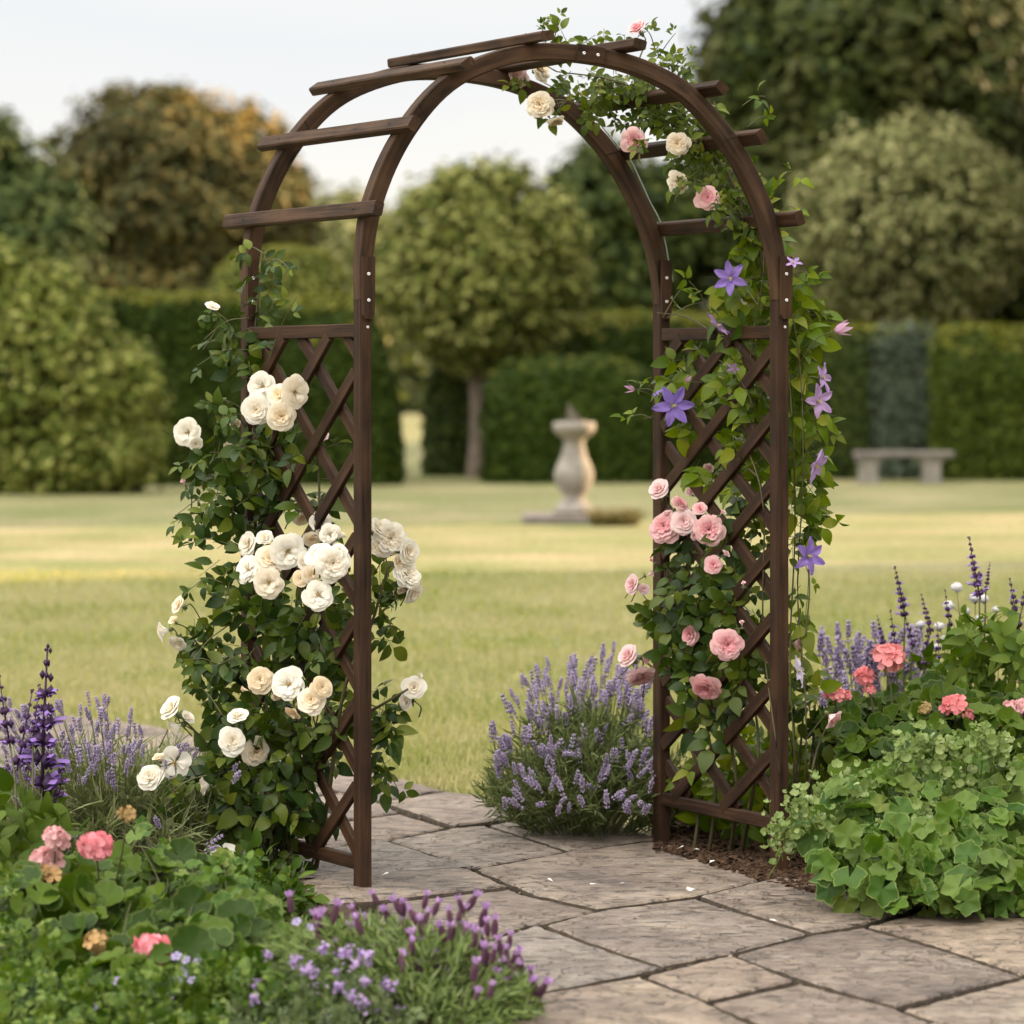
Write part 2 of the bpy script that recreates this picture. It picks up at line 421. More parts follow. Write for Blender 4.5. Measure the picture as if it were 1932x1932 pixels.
# keep the low sky in front of the camera at its own level
dz = ramp(nt, [(.12, (0,) * 3), (.3, (1,) * 3)]); lk(nt, sx.outputs['Z'], dz.inputs['Fac'])
dmx = N(nt, 'ShaderNodeMixRGB'); dmx.inputs['Color1'].default_value = (1, 1, 1, 1); lk(nt, dz.outputs['Color'], dmx.inputs['Fac']); lk(nt, da.outputs[0], dmx.inputs['Color2'])
b2 = N(nt, 'ShaderNodeMixRGB', blend_type='MULTIPLY'); b2.inputs['Fac'].default_value = 1; lk(nt, br.outputs[0], b2.inputs['Color1']); lk(nt, dmx.outputs[0], b2.inputs['Color2'])
mx = N(nt, 'ShaderNodeMixRGB'); lk(nt, b2.outputs[0], mx.inputs['Color2'])
lk(nt, cr.outputs['Color'], mx.inputs['Fac']); lk(nt, sky.outputs[0], mx.inputs['Color1'])
lk(nt, mx.outputs[0], bg.inputs['Color']); bg.inputs['Strength'].default_value = .1
lk(nt, bg.outputs[0], wo.inputs['Surface'])
SC.view_settings.view_transform = 'Standard'; SC.view_settings.look = 'None'; SC.view_settings.exposure = 1.58; SC.view_settings.gamma = 1
SC.cycles.use_denoising = True
SC.cycles.max_bounces = 6; SC.cycles.diffuse_bounces = 3; SC.cycles.glossy_bounces = 2; SC.cycles.transmission_bounces = 3; SC.cycles.transparent_max_bounces = 4
SC.cycles.caustics_reflective = False; SC.cycles.caustics_refractive = False

# ================================================================== ground
def poly_sheet(name, pts, z, mat, kind='structure', label=None, cat=None):
    mb = MB(); mb.add([(p[0], p[1], z) for p in pts], [tuple(range(len(pts)))])
    o = mb.build(name, mat, smooth=False); o['kind'] = kind
    return o
m_lawn, nt, out = new_mat('mown_lawn')
tc = N(nt, 'ShaderNodeTexCoord')
def nzl(sx, sy, sc, det=4.0):
    mp = N(nt, 'ShaderNodeMapping'); mp.inputs['Scale'].default_value = (sx, sy, 1); lk(nt, tc.outputs['Object'], mp.inputs['Vector'])
    n_ = N(nt, 'ShaderNodeTexNoise', Scale=sc, Detail=det, Roughness=.6); lk(nt, mp.outputs[0], n_.inputs['Vector']); return n_
n1 = nzl(.5, .35, 1.0); n2 = nzl(1, 1, 14.0); n3 = nzl(.5, .9, 1.0, 3.0)
r1 = ramp(nt, [(.3, (.145, .158, .060)), (.55, (.24, .222, .115)), (.75, (.33, .285, .178))]); lk(nt, n1.outputs['Fac'], r1.inputs['Fac'])
r2 = ramp(nt, [(.3, (.5,) * 3), (.7, (1.3,) * 3)]); lk(nt, n2.outputs['Fac'], r2.inputs['Fac'])
mm = N(nt, 'ShaderNodeMixRGB', blend_type='MULTIPLY'); mm.inputs['Fac'].default_value = 1
lk(nt, r1.outputs['Color'], mm.inputs['Color1']); lk(nt, r2.outputs['Color'], mm.inputs['Color2'])
r3 = ramp(nt, [(.35, (.80, .92, .72)), (.65, (1.12, 1.04, 1.08))]); lk(nt, n3.outputs['Fac'], r3.inputs['Fac'])
m4 = N(nt, 'ShaderNodeMixRGB', blend_type='MULTIPLY'); m4.inputs['Fac'].default_value = 1
lk(nt, mm.outputs[0], m4.inputs['Color1']); lk(nt, r3.outputs['Color'], m4.inputs['Color2'])
b = N(nt, 'ShaderNodeBsdfPrincipled', Roughness=.85); b.inputs['Specular IOR Level'].default_value = .15
lk(nt, m4.outputs[0], b.inputs['Base Color'])
bp = N(nt, 'ShaderNodeBump', Strength=.6, Distance=.03); lk(nt, n2.outputs['Fac'], bp.inputs['Height']); lk(nt, bp.outputs['Normal'], b.inputs['Normal'])
lk(nt, b.outputs[0], out.inputs['Surface'])
poly_sheet('lawn', [(-400, -20), (400, -20), (400, 900), (-400, 900)], 0.0, m_lawn)

m_soil = plain('garden_soil', (.035, .022, .014), .95, scale=30, c2=(.085, .055, .035), bump=.9)
m_edge = plain('dark_stone_edge', (.030, .022, .015), .95, scale=40, c2=(.085, .062, .042), bump=.6)  # slab sides darker than their tops
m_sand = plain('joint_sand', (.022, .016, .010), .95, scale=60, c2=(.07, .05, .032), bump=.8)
# path bed: everything below the lawn edge between the two flower beds
edge = [G(-700, 1345), G(-40, 1350), G(330, 1388), G(560, 1435), G(700, 1470), G(830, 1492), G(960, 1535), G(1100, 1556), G(1330, 1612)]
bed = [tuple(e[:2]) for e in edge] + [tuple(G(1480, 1690)[:2]), tuple(G(2300, 1745)[:2]), (2.6, 4.5), (-2.6, 4.5), (-2.4, 7.0)]
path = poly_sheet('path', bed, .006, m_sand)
lb = [G(-900, 1480), G(-20, 1480), G(330, 1520), G(520, 1640), G(640, 1720), G(760, 1800), G(860, 1890), G(880, 1960), G(900, 2200), G(-900, 2200)]
poly_sheet('flower_bed', [tuple(p[:2]) for p in lb], .034, m_soil)
rb = [G(1255, 1606), G(1452, 1672), G(1500, 1688), G(1730, 1740), G(2500, 1760), G(2700, 1420), G(1700, 1400), G(1340, 1480), G(1225, 1560), G(1240, 1600)]
poly_sheet('flower_bed', [tuple(p[:2]) for p in rb], .030, m_soil)

# ------------------------------------------------------------------ flagstones
m_slab, nt, out = new_mat('riven_sandstone')
tc = N(nt, 'ShaderNodeTexCoord'); oi = N(nt, 'ShaderNodeObjectInfo')
off = N(nt, 'ShaderNodeVectorMath', operation='MULTIPLY_ADD'); off.inputs[1].default_value = (53, 71, 0)
cm = N(nt, 'ShaderNodeCombineXYZ'); lk(nt, oi.outputs['Random'], cm.inputs[0]); lk(nt, oi.outputs['Random'], cm.inputs[1])
lk(nt, cm.outputs[0], off.inputs[0]); lk(nt, tc.outputs['Object'], off.inputs[2])
big = N(nt, 'ShaderNodeTexNoise', Scale=2.4, Detail=5.0, Roughness=.55, Distortion=.4); lk(nt, off.outputs[0], big.inputs['Vector'])
med = N(nt, 'ShaderNodeTexNoise', Scale=13.0, Detail=6.0, Roughness=.62); lk(nt, off.outputs[0], med.inputs['Vector'])
fin = N(nt, 'ShaderNodeTexNoise', Scale=110.0, Detail=4.0, Roughness=.7); lk(nt, off.outputs[0], fin.inputs['Vector'])
rs = ramp(nt, [(0, (.205, .172, .148)), (.35, (.28, .228, .185)), (.65, (.22, .198, .18)), (1, (.31, .255, .20))]); lk(nt, oi.outputs['Random'], rs.inputs['Fac'])
rb_ = ramp(nt, [(.28, (.46, .44, .46)), (.42, (.80, .76, .75)), (.50, (.98, .93, .88)), (.58, (1.02, 1.0, .98)), (.68, (1.36, 1.28, 1.16))]); lk(nt, big.outputs['Fac'], rb_.inputs['Fac'])
x1 = N(nt, 'ShaderNodeMixRGB', blend_type='MULTIPLY'); x1.inputs['Fac'].default_value = 1; lk(nt, rs.outputs['Color'], x1.inputs['Color1']); lk(nt, rb_.outputs['Color'], x1.inputs['Color2'])
rm = ramp(nt, [(.32, (.58, .55, .54)), (.6, (1.14, 1.12, 1.10))]); lk(nt, med.outputs['Fac'], rm.inputs['Fac'])
x2 = N(nt, 'ShaderNodeMixRGB', blend_type='MULTIPLY'); x2.inputs['Fac'].default_value = 1.0; lk(nt, x1.outputs[0], x2.inputs['Color1']); lk(nt, rm.outputs['Color'], x2.inputs['Color2'])
rf = ramp(nt, [(.28, (.62,) * 3), (.6, (1.1,) * 3)]); lk(nt, fin.outputs['Fac'], rf.inputs['Fac'])
x3 = N(nt, 'ShaderNodeMixRGB', blend_type='MULTIPLY'); x3.inputs['Fac'].default_value = .8; lk(nt, x2.outputs[0], x3.inputs['Color1']); lk(nt, rf.outputs['Color'], x3.inputs['Color2'])
# lichen and bloom patches
li = N(nt, 'ShaderNodeTexNoise', Scale=5.5, Detail=7.0, Roughness=.7); lo = N(nt, 'ShaderNodeVectorMath', operation='ADD'); lo.inputs[1].default_value = (9, 4, 2)
lk(nt, off.outputs[0], lo.inputs[0]); lk(nt, lo.outputs[0], li.inputs['Vector'])
rl = ramp(nt, [(.64, (0,) * 3), (.70, (.6,) * 3)]); lk(nt, li.outputs['Fac'], rl.inputs['Fac'])
x4 = N(nt, 'ShaderNodeMixRGB'); x4.inputs['Color2'].default_value = (.42, .39, .35, 1); lk(nt, rl.outputs['Color'], x4.inputs['Fac']); lk(nt, x3.outputs[0], x4.inputs['Color1'])
b = N(nt, 'ShaderNodeBsdfPrincipled', Roughness=.62); b.inputs['Specular IOR Level'].default_value = .4
# cleft surface: stepped layers of the stone plus fine grain
st = N(nt, 'ShaderNodeTexNoise', Scale=3.6, Detail=7.0, Roughness=.58, Distortion=.25); lk(nt, lo.outputs[0], st.inputs['Vector'])
sm = N(nt, 'ShaderNodeMath', operation='MULTIPLY'); sm.inputs[1].default_value = 8.0; lk(nt, st.outputs['Fac'], sm.inputs[0])
fl = N(nt, 'ShaderNodeMath', operation='FLOOR'); lk(nt, sm.outputs[0], fl.inputs[0])
fr = N(nt, 'ShaderNodeMath', operation='FRACT'); lk(nt, sm.outputs[0], fr.inputs[0])
pw = N(nt, 'ShaderNodeMath', operation='POWER'); pw.inputs[1].default_value = 9.0; lk(nt, fr.outputs[0], pw.inputs[0])
ad = N(nt, 'ShaderNodeMath', operation='ADD'); lk(nt, fl.outputs[0], ad.inputs[0]); lk(nt, pw.outputs[0], ad.inputs[1])
# small dark marks drawn out across the slab
cmap = N(nt, 'ShaderNodeMapping'); cmap.inputs['Scale'].default_value = (11, 26, 1); lk(nt, lo.outputs[0], cmap.inputs['Vector'])
cn = N(nt, 'ShaderNodeTexNoise', Scale=1.0, Detail=3.0, Roughness=.55, Distortion=.3); lk(nt, cmap.outputs[0], cn.inputs['Vector'])
pk = ramp(nt, [(.585, (0,) * 3), (.64, (1,) * 3)]); lk(nt, cn.outputs['Fac'], pk.inputs['Fac'])
pm = ramp(nt, [(.38, (0,) * 3), (.52, (.9,) * 3)]); lk(nt, med.outputs['Fac'], pm.inputs['Fac'])
pq = N(nt, 'ShaderNodeMath', operation='MULTIPLY'); lk(nt, pk.outputs['Color'], pq.inputs[0]); lk(nt, pm.outputs['Color'], pq.inputs[1])
x5 = N(nt, 'ShaderNodeMixRGB'); x5.inputs['Color2'].default_value = (.045, .034, .027, 1); lk(nt, pq.outputs[0], x5.inputs['Fac']); lk(nt, x4.outputs[0], x5.inputs['Color1'])
# plate edges where the stone has split in layers
pe = N(nt, 'ShaderNodeTexNoise', Scale=2.1, Detail=3.5, Roughness=.6); pv = N(nt, 'ShaderNodeVectorMath', operation='ADD'); pv.inputs[1].default_value = (31, 17, 5)
lk(nt, off.outputs[0], pv.inputs[0]); lk(nt, pv.outputs[0], pe.inputs['Vector'])
p1 = N(nt, 'ShaderNodeMath', operation='MULTIPLY'); p1.inputs[1].default_value = 5.5; lk(nt, pe.outputs['Fac'], p1.inputs[0])
p2 = N(nt, 'ShaderNodeMath', operation='FRACT'); lk(nt, p1.outputs[0], p2.inputs[0])
p3 = ramp(nt, [(.86, (0,) * 3), (.97, (1,) * 3)]); lk(nt, p2.outputs[0], p3.inputs['Fac'])
p4 = ramp(nt, [(.46, (0,) * 3), (.56, (.72,) * 3)]); lk(nt, med.outputs['Fac'], p4.inputs['Fac'])
p5 = N(nt, 'ShaderNodeMath', operation='MULTIPLY'); lk(nt, p3.outputs['Color'], p5.inputs[0]); lk(nt, p4.outputs['Color'], p5.inputs[1])
x6 = N(nt, 'ShaderNodeMixRGB'); x6.inputs['Color2'].default_value = (.06, .046, .038, 1); lk(nt, p5.outputs[0], x6.inputs['Fac']); lk(nt, x5.outputs[0], x6.inputs['Color1'])
pf = N(nt, 'ShaderNodeMath', operation='FLOOR'); lk(nt, p1.outputs[0], pf.inputs[0])
lk(nt, x6.outputs[0], b.inputs['Base Color'])
pz = N(nt, 'ShaderNodeMath', operation='MULTIPLY_ADD'); pz.inputs[1].default_value = 1.2; lk(nt, pf.outputs[0], pz.inputs[0]); lk(nt, ad.outputs[0], pz.inputs[2])
m5 = N(nt, 'ShaderNodeMath', operation='MULTIPLY_ADD'); m5.inputs[1].default_value = .9; lk(nt, med.outputs['Fac'], m5.inputs[0]); lk(nt, pz.outputs[0], m5.inputs[2])
m6 = N(nt, 'ShaderNodeMath', operation='MULTIPLY_ADD'); m6.inputs[1].default_value = .35; lk(nt, fin.outputs['Fac'], m6.inputs[0]); lk(nt, m5.outputs[0], m6.inputs[2])
bp = N(nt, 'ShaderNodeBump', Strength=1.0, Distance=.016); lk(nt, m6.outputs[0], bp.inputs['Height']); lk(nt, bp.outputs['Normal'], b.inputs['Normal'])
lk(nt, b.outputs[0], out.inputs['Surface'])

SLABS = [
 [(893,1664),(1068,1629),(1217,1609),(1260,1606),(1464,1678),(1315,1716),(1127,1742),(1003,1713)],
 [(1023,1771),(1127,1743),(1315,1718),(1425,1755),(1529,1787),(1380,1827),(1250,1853),(1159,1824)],
 [(1316,1716),(1464,1680),(1560,1690),(1723,1744),(1632,1772),(1535,1787),(1425,1755)],
 [(1632,1773),(1735,1745),(2000,1735),(2100,1820),(1928,1868),(1782,1817)],
 [(1380,1829),(1530,1788),(1632,1774),(1782,1818),(1928,1869),(1691,1930),(1522,1881)],
 [(1211,1872),(1380,1830),(1507,1881),(1334,1921)],
 [(1336,1922),(1510,1882),(1691,1931),(1760,1960),(1560,2010),(1480,1985)],
 [(1016,1907),(1208,1874),(1334,1922),(1440,1975),(1120,2060),(830,1960)],
 [(1000,1772),(1023,1773),(1159,1825),(1250,1855),(1209,1866),(1016,1905),(830,1957),(760,1860)],
 [(1003,1715),(1126,1744),(1021,1770),(1000,1770),(760,1857),(700,1790),(720,1728),(964,1701)],
 [(700,1650),(789,1641),(893,1666),(964,1699),(720,1726),(600,1736),(560,1690)],
 [(732,1607),(848,1584),(917,1578),(1070,1629),(893,1662)],
 [(705,1609),(730,1608),(891,1664),(789,1639),(700,1648),(560,1686),(540,1640)],
 [(718,1532),(841,1513),(1000,1531),(1003,1559),(856,1580)],
 [(920,1577),(1003,1561),(1120,1556),(1250,1604),(1217,1607),(1072,1628)],
 [(600,1578),(700,1563),(757,1555),(846,1582),(730,1606),(705,1606),(540,1637),(500,1610)],
 [(600,1575),(480,1560),(560,1530),(640,1515),(716,1532),(757,1552),(700,1561)],
 [(640,1512),(560,1487),(640,1462),(720,1476),(840,1511),(718,1530)],
 [(480,1557),(330,1520),(420,1490),(556,1487),(637,1513),(557,1528)],
 [(420,1487),(300,1450),(420,1418),(560,1440),(637,1461),(556,1485)],
 [(290,1516),(140,1480),(180,1440),(297,1451),(416,1489),(330,1518)],
 [(136,1480),(-40,1470),(-30,1420),(60,1412),(176,1440)],
 [(180,1438),(64,1411),(120,1365),(300,1388),(416,1417),(297,1449)],
 [(60,1409),(-160,1415),(-140,1356),(-20,1354),(116,1364)],
 [(1512,1882),(1695,1932),(1930,1872),(2060,1910),(1900,1990),(1770,1960)][2:] + [(1700,1934)],
 [(1120,2064),(1440,1978),(1560,2014),(1500,2120),(1150,2150)],
 [(830,1963),(1116,2062),(1140,2150),(820,2150),(700,1990)],
 [(1564,2012),(1762,1962),(1898,1993),(1960,2120),(1510,2120)],
]
rs_ = random.Random(4)
for si, poly in enumerate(SLABS):
    q = [G(*p)[:2] for p in poly]
    # follow the outline in 2.5 cm steps and chip it
    c = np.mean(q, 0); ring = []
    for i in range(len(q)):
        a, b_ = q[i], q[(i + 1) % len(q)]
        k = max(2, int(np.linalg.norm(b_ - a) / .025))
        for j in range(k): ring.append(a + (b_ - a) * j / k)
    ring = np.array(ring)
    tg = np.roll(ring, -1, 0) - np.roll(ring, 1, 0)
    nn = np.stack([tg[:, 1], -tg[:, 0]], 1); nn /= np.linalg.norm(nn, axis=1, keepdims=True)
    if ((ring - c) * nn).sum() < 0: nn = -nn
    dep = np.array([.0075 + .004 * mnoise.noise((p[0] * 9 + si * 7, p[1] * 9, 0)) + .008 * mnoise.noise((p[0] * 30, p[1] * 30 + si, 3)) for p in ring])
    dep = np.maximum(dep, .003)
    tilt = (rs_.uniform(-.004, .004), rs_.uniform(-.004, .004)); top = .036 + rs_.uniform(-.003, .004)
    zt = top + (ring - c) @ np.array(tilt)
    mb = MB(); n = len(ring)
    lv = []
    for ins, dz in ((dep - .003, -.030), (dep, -.010), (dep + .003, -.003), (dep + .010, 0.0)):
        r2 = ring - nn * np.maximum(ins, 0)[:, None]
        z = zt + dz - (.002 + .002 * np.array([mnoise.noise((p[0] * 25, p[1] * 25, si)) for p in ring])) * (dz > -.02) * (dz < -.001)
        lv.append(np.column_stack([r2, z]))
    V = np.vstack(lv + [np.append(c, top)[None]])
    fs = []
    for L in range(3):
        for k in range(n):
            fs.append((L * n + k, L * n + (k + 1) % n, (L + 1) * n + (k + 1) % n, (L + 1) * n + k))
    fs.append(tuple(3 * n + k for k in range(n)))
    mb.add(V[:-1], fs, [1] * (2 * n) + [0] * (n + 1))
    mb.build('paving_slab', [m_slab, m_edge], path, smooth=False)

chip0 = (np.array([(-.5, -.3, 0), (.45, -.35, .05), (.55, .3, .0), (-.4, .35, .08), (-.4, -.2, .35), (.35, -.25, .4), (.4, .2, .35), (-.3, .3, .4)]), [(4, 5, 6, 7), (0, 1, 5, 4), (1, 2, 6, 5), (2, 3, 7, 6), (3, 0, 4, 7)], [0] * 5)
gr_ = MB(); T = []
for poly in SLABS:
    q = [G(*p)[:2] for p in poly]
    for i in range(len(q)):
        a_, b_ = q[i], q[(i + 1) % len(q)]; k = int(np.linalg.norm(b_ - a_) * 42)
        for t_ in rng.random(k):
            if lump((a_[0] * 3 + t_, a_[1] * 3, 0), 1.5, 4) > -.05 if 'lump' in globals() else True: T.append([*(a_ + (b_ - a_) * t_ + rng.normal(0, .006, 2)), rng.uniform(.008, .024)])
T = np.array(T)
gr_.inst(chip0, frame_z(nrm(rv(len(T)) * .4 + UP), rng.uniform(0, 6.28, len(T))), T, .010 * rng.uniform(.4, 1.5, len(T)))
gro = gr_.build('joint_gravel', leaf_mat('grit', [(.05, .035, .022), (.11, .085, .06), (.20, .165, .125), (.04, .045, .015), (.08, .06, .04)], .9, 0, spec=.2, pale=1), smooth=False); gro['kind'] = 'stuff'

# ================================================================== the garden arch
FL, FR, BR, BL = G(684, 1700), G(1470, 1668), G(1248, 1612), G(470, 1640)
def S(u, v, z):
    p = (FL * (1 - u) + FR * u) * (1 - v) + (BL * (1 - u) + BR * u) * v
    return np.array([p[0], p[1], z])
e_u = nrm(FR - FL); e_v = nrm((BL + BR) / 2 - (FL + FR) / 2)
m_wood = wood_mat('dark_stained_timber', (.011, .0052, .0027), (.058, .0275, .0135))
m_wood2 = wood_mat('weathered_stained_timber', (.015, .0078, .0044), (.082, .0425, .0225))
m_nail = plain('dark_nail', (.02, .015, .012), .6)
m_screw = plain('zinc_screw', (.75, .74, .72), .35, metal=.6)
arch = thing('garden_arch', (FL + FR + BR + BL) / 4, 'dark brown timber garden arch with curved top, crossbars and lattice sides over the flagstone path', 'garden arch')
# spring-line and curve traced on the front beam, unprojected onto the arch's own front plane
fp = [(689,565),(689,525),(691,487),(699,414),(711,374),(730,320),(757,267),(785,225),(824,176),(872,139),(924,117),(975,101),(1026,95.5),(1084,99),(1140,106),(1191,118.5),(1238,137),(1285,162),(1316,189),(1355,231),(1386,273),(1413,320),(1432,360),(1449,402),(1465,455),(1471,492),(1475,530),(1476,565)]
def front_uz(px, py):
    o = FL - e_v * .02; r = FR - FL
    k = (px - 966) / F
    u = (k * o[1] - o[0]) / (r[0] - k * r[1])
    d = o[1] + u * r[1]
    return np.array([u, H - (py - HZ) * d / F])
uz = catmull([front_uz(*p) for p in fp], 90)
for _ in range(6): uz[1:-1] = .25 * uz[:-2] + .5 * uz[1:-1] + .25 * uz[2:]
def curve_at(v):
    return np.array([S(u, v, z) for u, z in uz])
PW, PD, BW = .031, .046, .046
zpost = H - (560 - HZ) * 9.2 / F
for (u, v) in ((0, 0), (1, 0), (0, 1), (1, 1)):
    mb = MB(); b0 = S(u, v, -.06); 
    pts = [S(u, v, z) for z in np.linspace(-.06, zpost + .012, 8)]
    sweep(mb, pts, e_u, e_v, PW, PD)
    # upper half-lap tongue
    mb.build('post', m_wood, arch, smooth=False)
for v in (0, 1):
    pts = curve_at(v)
    tan = nrm(np.gradient(pts, axis=0)); nor = nrm(np.cross(tan, e_v))
    t = np.linspace(0, 1, len(pts)); wid = BW - .016 * np.clip(1 - t / .12, 0, 1) - .016 * np.clip((t - .88) / .12, 0, 1)
    mb = MB(); sweep(mb, pts, nor, e_v, wid, PD * .98)
    beam = mb.build('arch_beam', m_wood2, arch, smooth=False)
    if v == 0: nor0, pts0 = nor, pts
    # scarf joints seen as saw cuts on the beam's face
    for fr_ in (.27, .74):
        i = int(fr_ * 89); mb = MB()
        c = pts[i]; sk = nrm(nor[i] * .93 + tan[i] * .36)
        box(mb, c, sk * (BW + .0015), e_v * (PD + .0015), nrm(np.cross(sk, e_v)) * .0016)
        mb.build('joint_line', plain('saw_cut', (.012, .008, .006), .9), beam, smooth=False)
# crossbars lie on the outside of the two beams
bars = [(680,398),(744,243),(860,128),(997,81),(1172,98),(1320,175),(1400,270),(1468,412)]
def screw(mb, c, n, r=.0048):
    R = frame_z(np.array(n)); V = []; fs = []
    seg = 12
    for rr, zz in ((r, 0), (r, .0012), (r * .75, .0022), (r * .35, .0022), (r * .3, .0006)):
        for k in range(seg):
            a = 2 * math.pi * k / seg; V.append(c + R @ np.array([rr * math.cos(a), rr * math.sin(a), zz]))
    for i in range(4):
        for k in range(seg):
            q = (k + 1) % seg; fs.append((i * seg + k, i * seg + q, (i + 1) * seg + q, (i + 1) * seg + k))
    fs.append(tuple(4 * seg + k for k in range(seg)))
    mb.add(V, fs)
pix = np.array([[966 + F * p[0] / p[1], HZ + F * (H - p[2]) / p[1]] for p in pts0 + nor0 * BW / 2]) if False else None
def proj(p): return np.array([966 + F * p[0] / p[1], HZ + F * (H - p[2]) / p[1]])
mid = len(pts0) // 2
if (nor0[mid][2] < 0): sgn = -1
else: sgn = 1
outer_px = np.array([proj(p + sgn * n_ * BW / 2 - e_v * PD / 2) for p, n_ in zip(pts0, nor0)])
for k, (bx_, by_) in enumerate(bars):
    i = int(np.argmin(np.linalg.norm(outer_px - np.array([bx_, by_]), axis=1)))
    ptb = curve_at(1)[i]; ptf = pts0[i]
    n_ = sgn * nor0[i]; tn = nrm(np.cross(n_, e_v))
    ax = ptb - ptf
    a = ptf - ax * .175 + n_ * (BW / 2 + .0135); b_ = ptb + ax * .16 + n_ * (BW / 2 + .0135)
    mb = MB(); sweep(mb, [a + (b_ - a) * q for q in np.linspace(0, 1, 4)], n_, tn, .027, .040, ch=.004)
    bar = mb.build('crossbar', m_wood2 if k < 4 else m_wood, arch, smooth=False)
    for q in (.13, .86):
        mb = MB(); screw(mb, a + (b_ - a) * q + n_ * .0136, n_, .0028); mb.build('nail', m_nail, bar)
# splice plates with screws on the front of the joints
def plate(i_or_pts, length, width, thick, name, screws):
    pass
def joint_plate(pxs, n_face, screws, w, rounded=True):
    """flat board centred on a polyline of points lying on the front face"""
    mb = MB(); pts = np.array(pxs); tan = nrm(np.gradient(pts, axis=0)); side = nrm(np.cross(tan, n_face))
    wid = np.full(len(pts), w)
    if rounded: wid[-1] = w * .55; wid[-2] = w * .9
    sweep(mb, pts + n_face * .007, side, n_face, wid, .014, ch=.002)
    pl = mb.build('joint_plate', m_wood, arch, smooth=False)
    for q in screws:
        mb = MB(); c = pts[0] + (pts[-1] - pts[0]) * q + n_face * .0141
        screw(mb, c, n_face); mb.build('screw', m_screw, pl)
    return pl
nf = -nrm(np.cross(e_u, UP)); 
if nf[1] > 0: nf = -nf
for u, dx in ((0, .004), (1, .004)):
    base = S(u, 0, 0) - e_v * (PD / 2) * .97 + e_u * dx
    z0, z1 = H - (484 - HZ) * base[1] / F, H - (602 - HZ) * base[1] / F
    pts = [np.array([base[0], base[1], z0 + (z1 - z0) * q]) for q in (0, .3, .6, .93, 1)]
    joint_plate(pts, nf, (.28, .70), .036)
    bb = S(u, 1, 0) - e_v * (PD / 2) * .97
    pts = [np.array([bb[0], bb[1], z0 + .01 + (z1 - z0) * q]) for q in (0, .3, .6, .93, 1)]
    joint_plate(pts, nf, (.30, .70), .033)
    mb = MB(); screw(mb, S(u, 0, H - (617 - HZ) * base[1] / F) - e_v * PD / 2 * 1.0 + nf * .0004 + e_u * .004, nf, .004)
    mb.build('screw', m_screw, arch)
# plate across the crown
i0 = int(np.argmin(np.abs(outer_px[:, 0] - 1085))); i1 = int(np.argmin(np.abs(outer_px[:, 0] - 1147)))
pa = pts0[i0] - e_v * PD / 2 * .98; pb = pts0[i1] - e_v * PD / 2 * .98
joint_plate([pa + (pb - pa) * q for q in (0, .5, 1)], nf, (.24, .76), .048, rounded=False)
# trellis sides
for u, slope, dz, zoff in ((0, .56, .222, .05), (1, .44, .186, .02)):
    ztop = H - (626 - HZ) * 9.45 / F; zbot = .165 if u else .10
    v0, v1 = .035, .965
    sn = nrm(np.cross(e_v, UP))
    mb = MB(); sweep(mb, [S(u, v, ztop) for v in (v0, .5, v1)], UP, sn, .037, .026)
    lat = MB()
    rail = mb
    dv = v1 - v0; zlo, zhi = zbot + .012, ztop - .012
    for layer, sg_ in ((0, 1), (1, -1)):
        z = zlo - slope * 2 + zoff + layer * dz * .5
        while z < zhi + slope * 2:
            # line z(v) = z + sg*slope*(v - .5)
            pts = []
            va, vb = v0, v1
            f = lambda v: z + sg_ * slope * (v - .5)
            cand = sorted([(v0), (v1), .5 + (zlo - z) / (sg_ * slope), .5 + (zhi - z) / (sg_ * slope)])
            a_, b__ = cand[1], cand[2]
            m_ = (a_ + b__) / 2
            if v0 - 1e-6 <= m_ <= v1 + 1e-6 and zlo <= f(m_) <= zhi and b__ - a_ > .03:
                A = S(u, a_, f(a_)); B = S(u, b__, f(b__)); t_ = nrm(B - A)
                o_ = sn * (-.0065 if layer else .0065)
                sweep(lat, [A + o_, (A + B) / 2 + o_, B + o_], np.cross(sn, t_), sn, .0375, .015, ch=.002)
            z += dz
    panel = lat.build('lattice_panel', m_wood, arch, smooth=False)
    mb = MB(); sweep(mb, [S(u, v, ztop) for v in (v0, .5, v1)], UP, sn, .037, .026); mb.build('top_rail', m_wood, panel, smooth=False)
    mb = MB(); sweep(mb, [S(u, v, zbot) for v in (v0, .5, v1)], UP, sn, .036, .026); mb.build('bottom_rail', m_wood, panel, smooth=False)
# thin training wire clipped to the far right leg of the arch
wp = []
bp_ = curve_at(1); nb = nor0
for i in range(52, 88, 3):
    wp.append(bp_[i] + sgn * nor0[i] * (BW / 2 + .004 + .012 * abs(math.sin(i * .35))) - e_v * .012)
mb = MB(); tube(mb, catmull(wp, 50), .0024, sides=5)
wire = mb.build('training_wire', plain('grey_wire', (.45, .45, .46), .4, metal=.5)); tag(wire, 'thin grey wire running down the far right leg of the timber arch', 'wire')

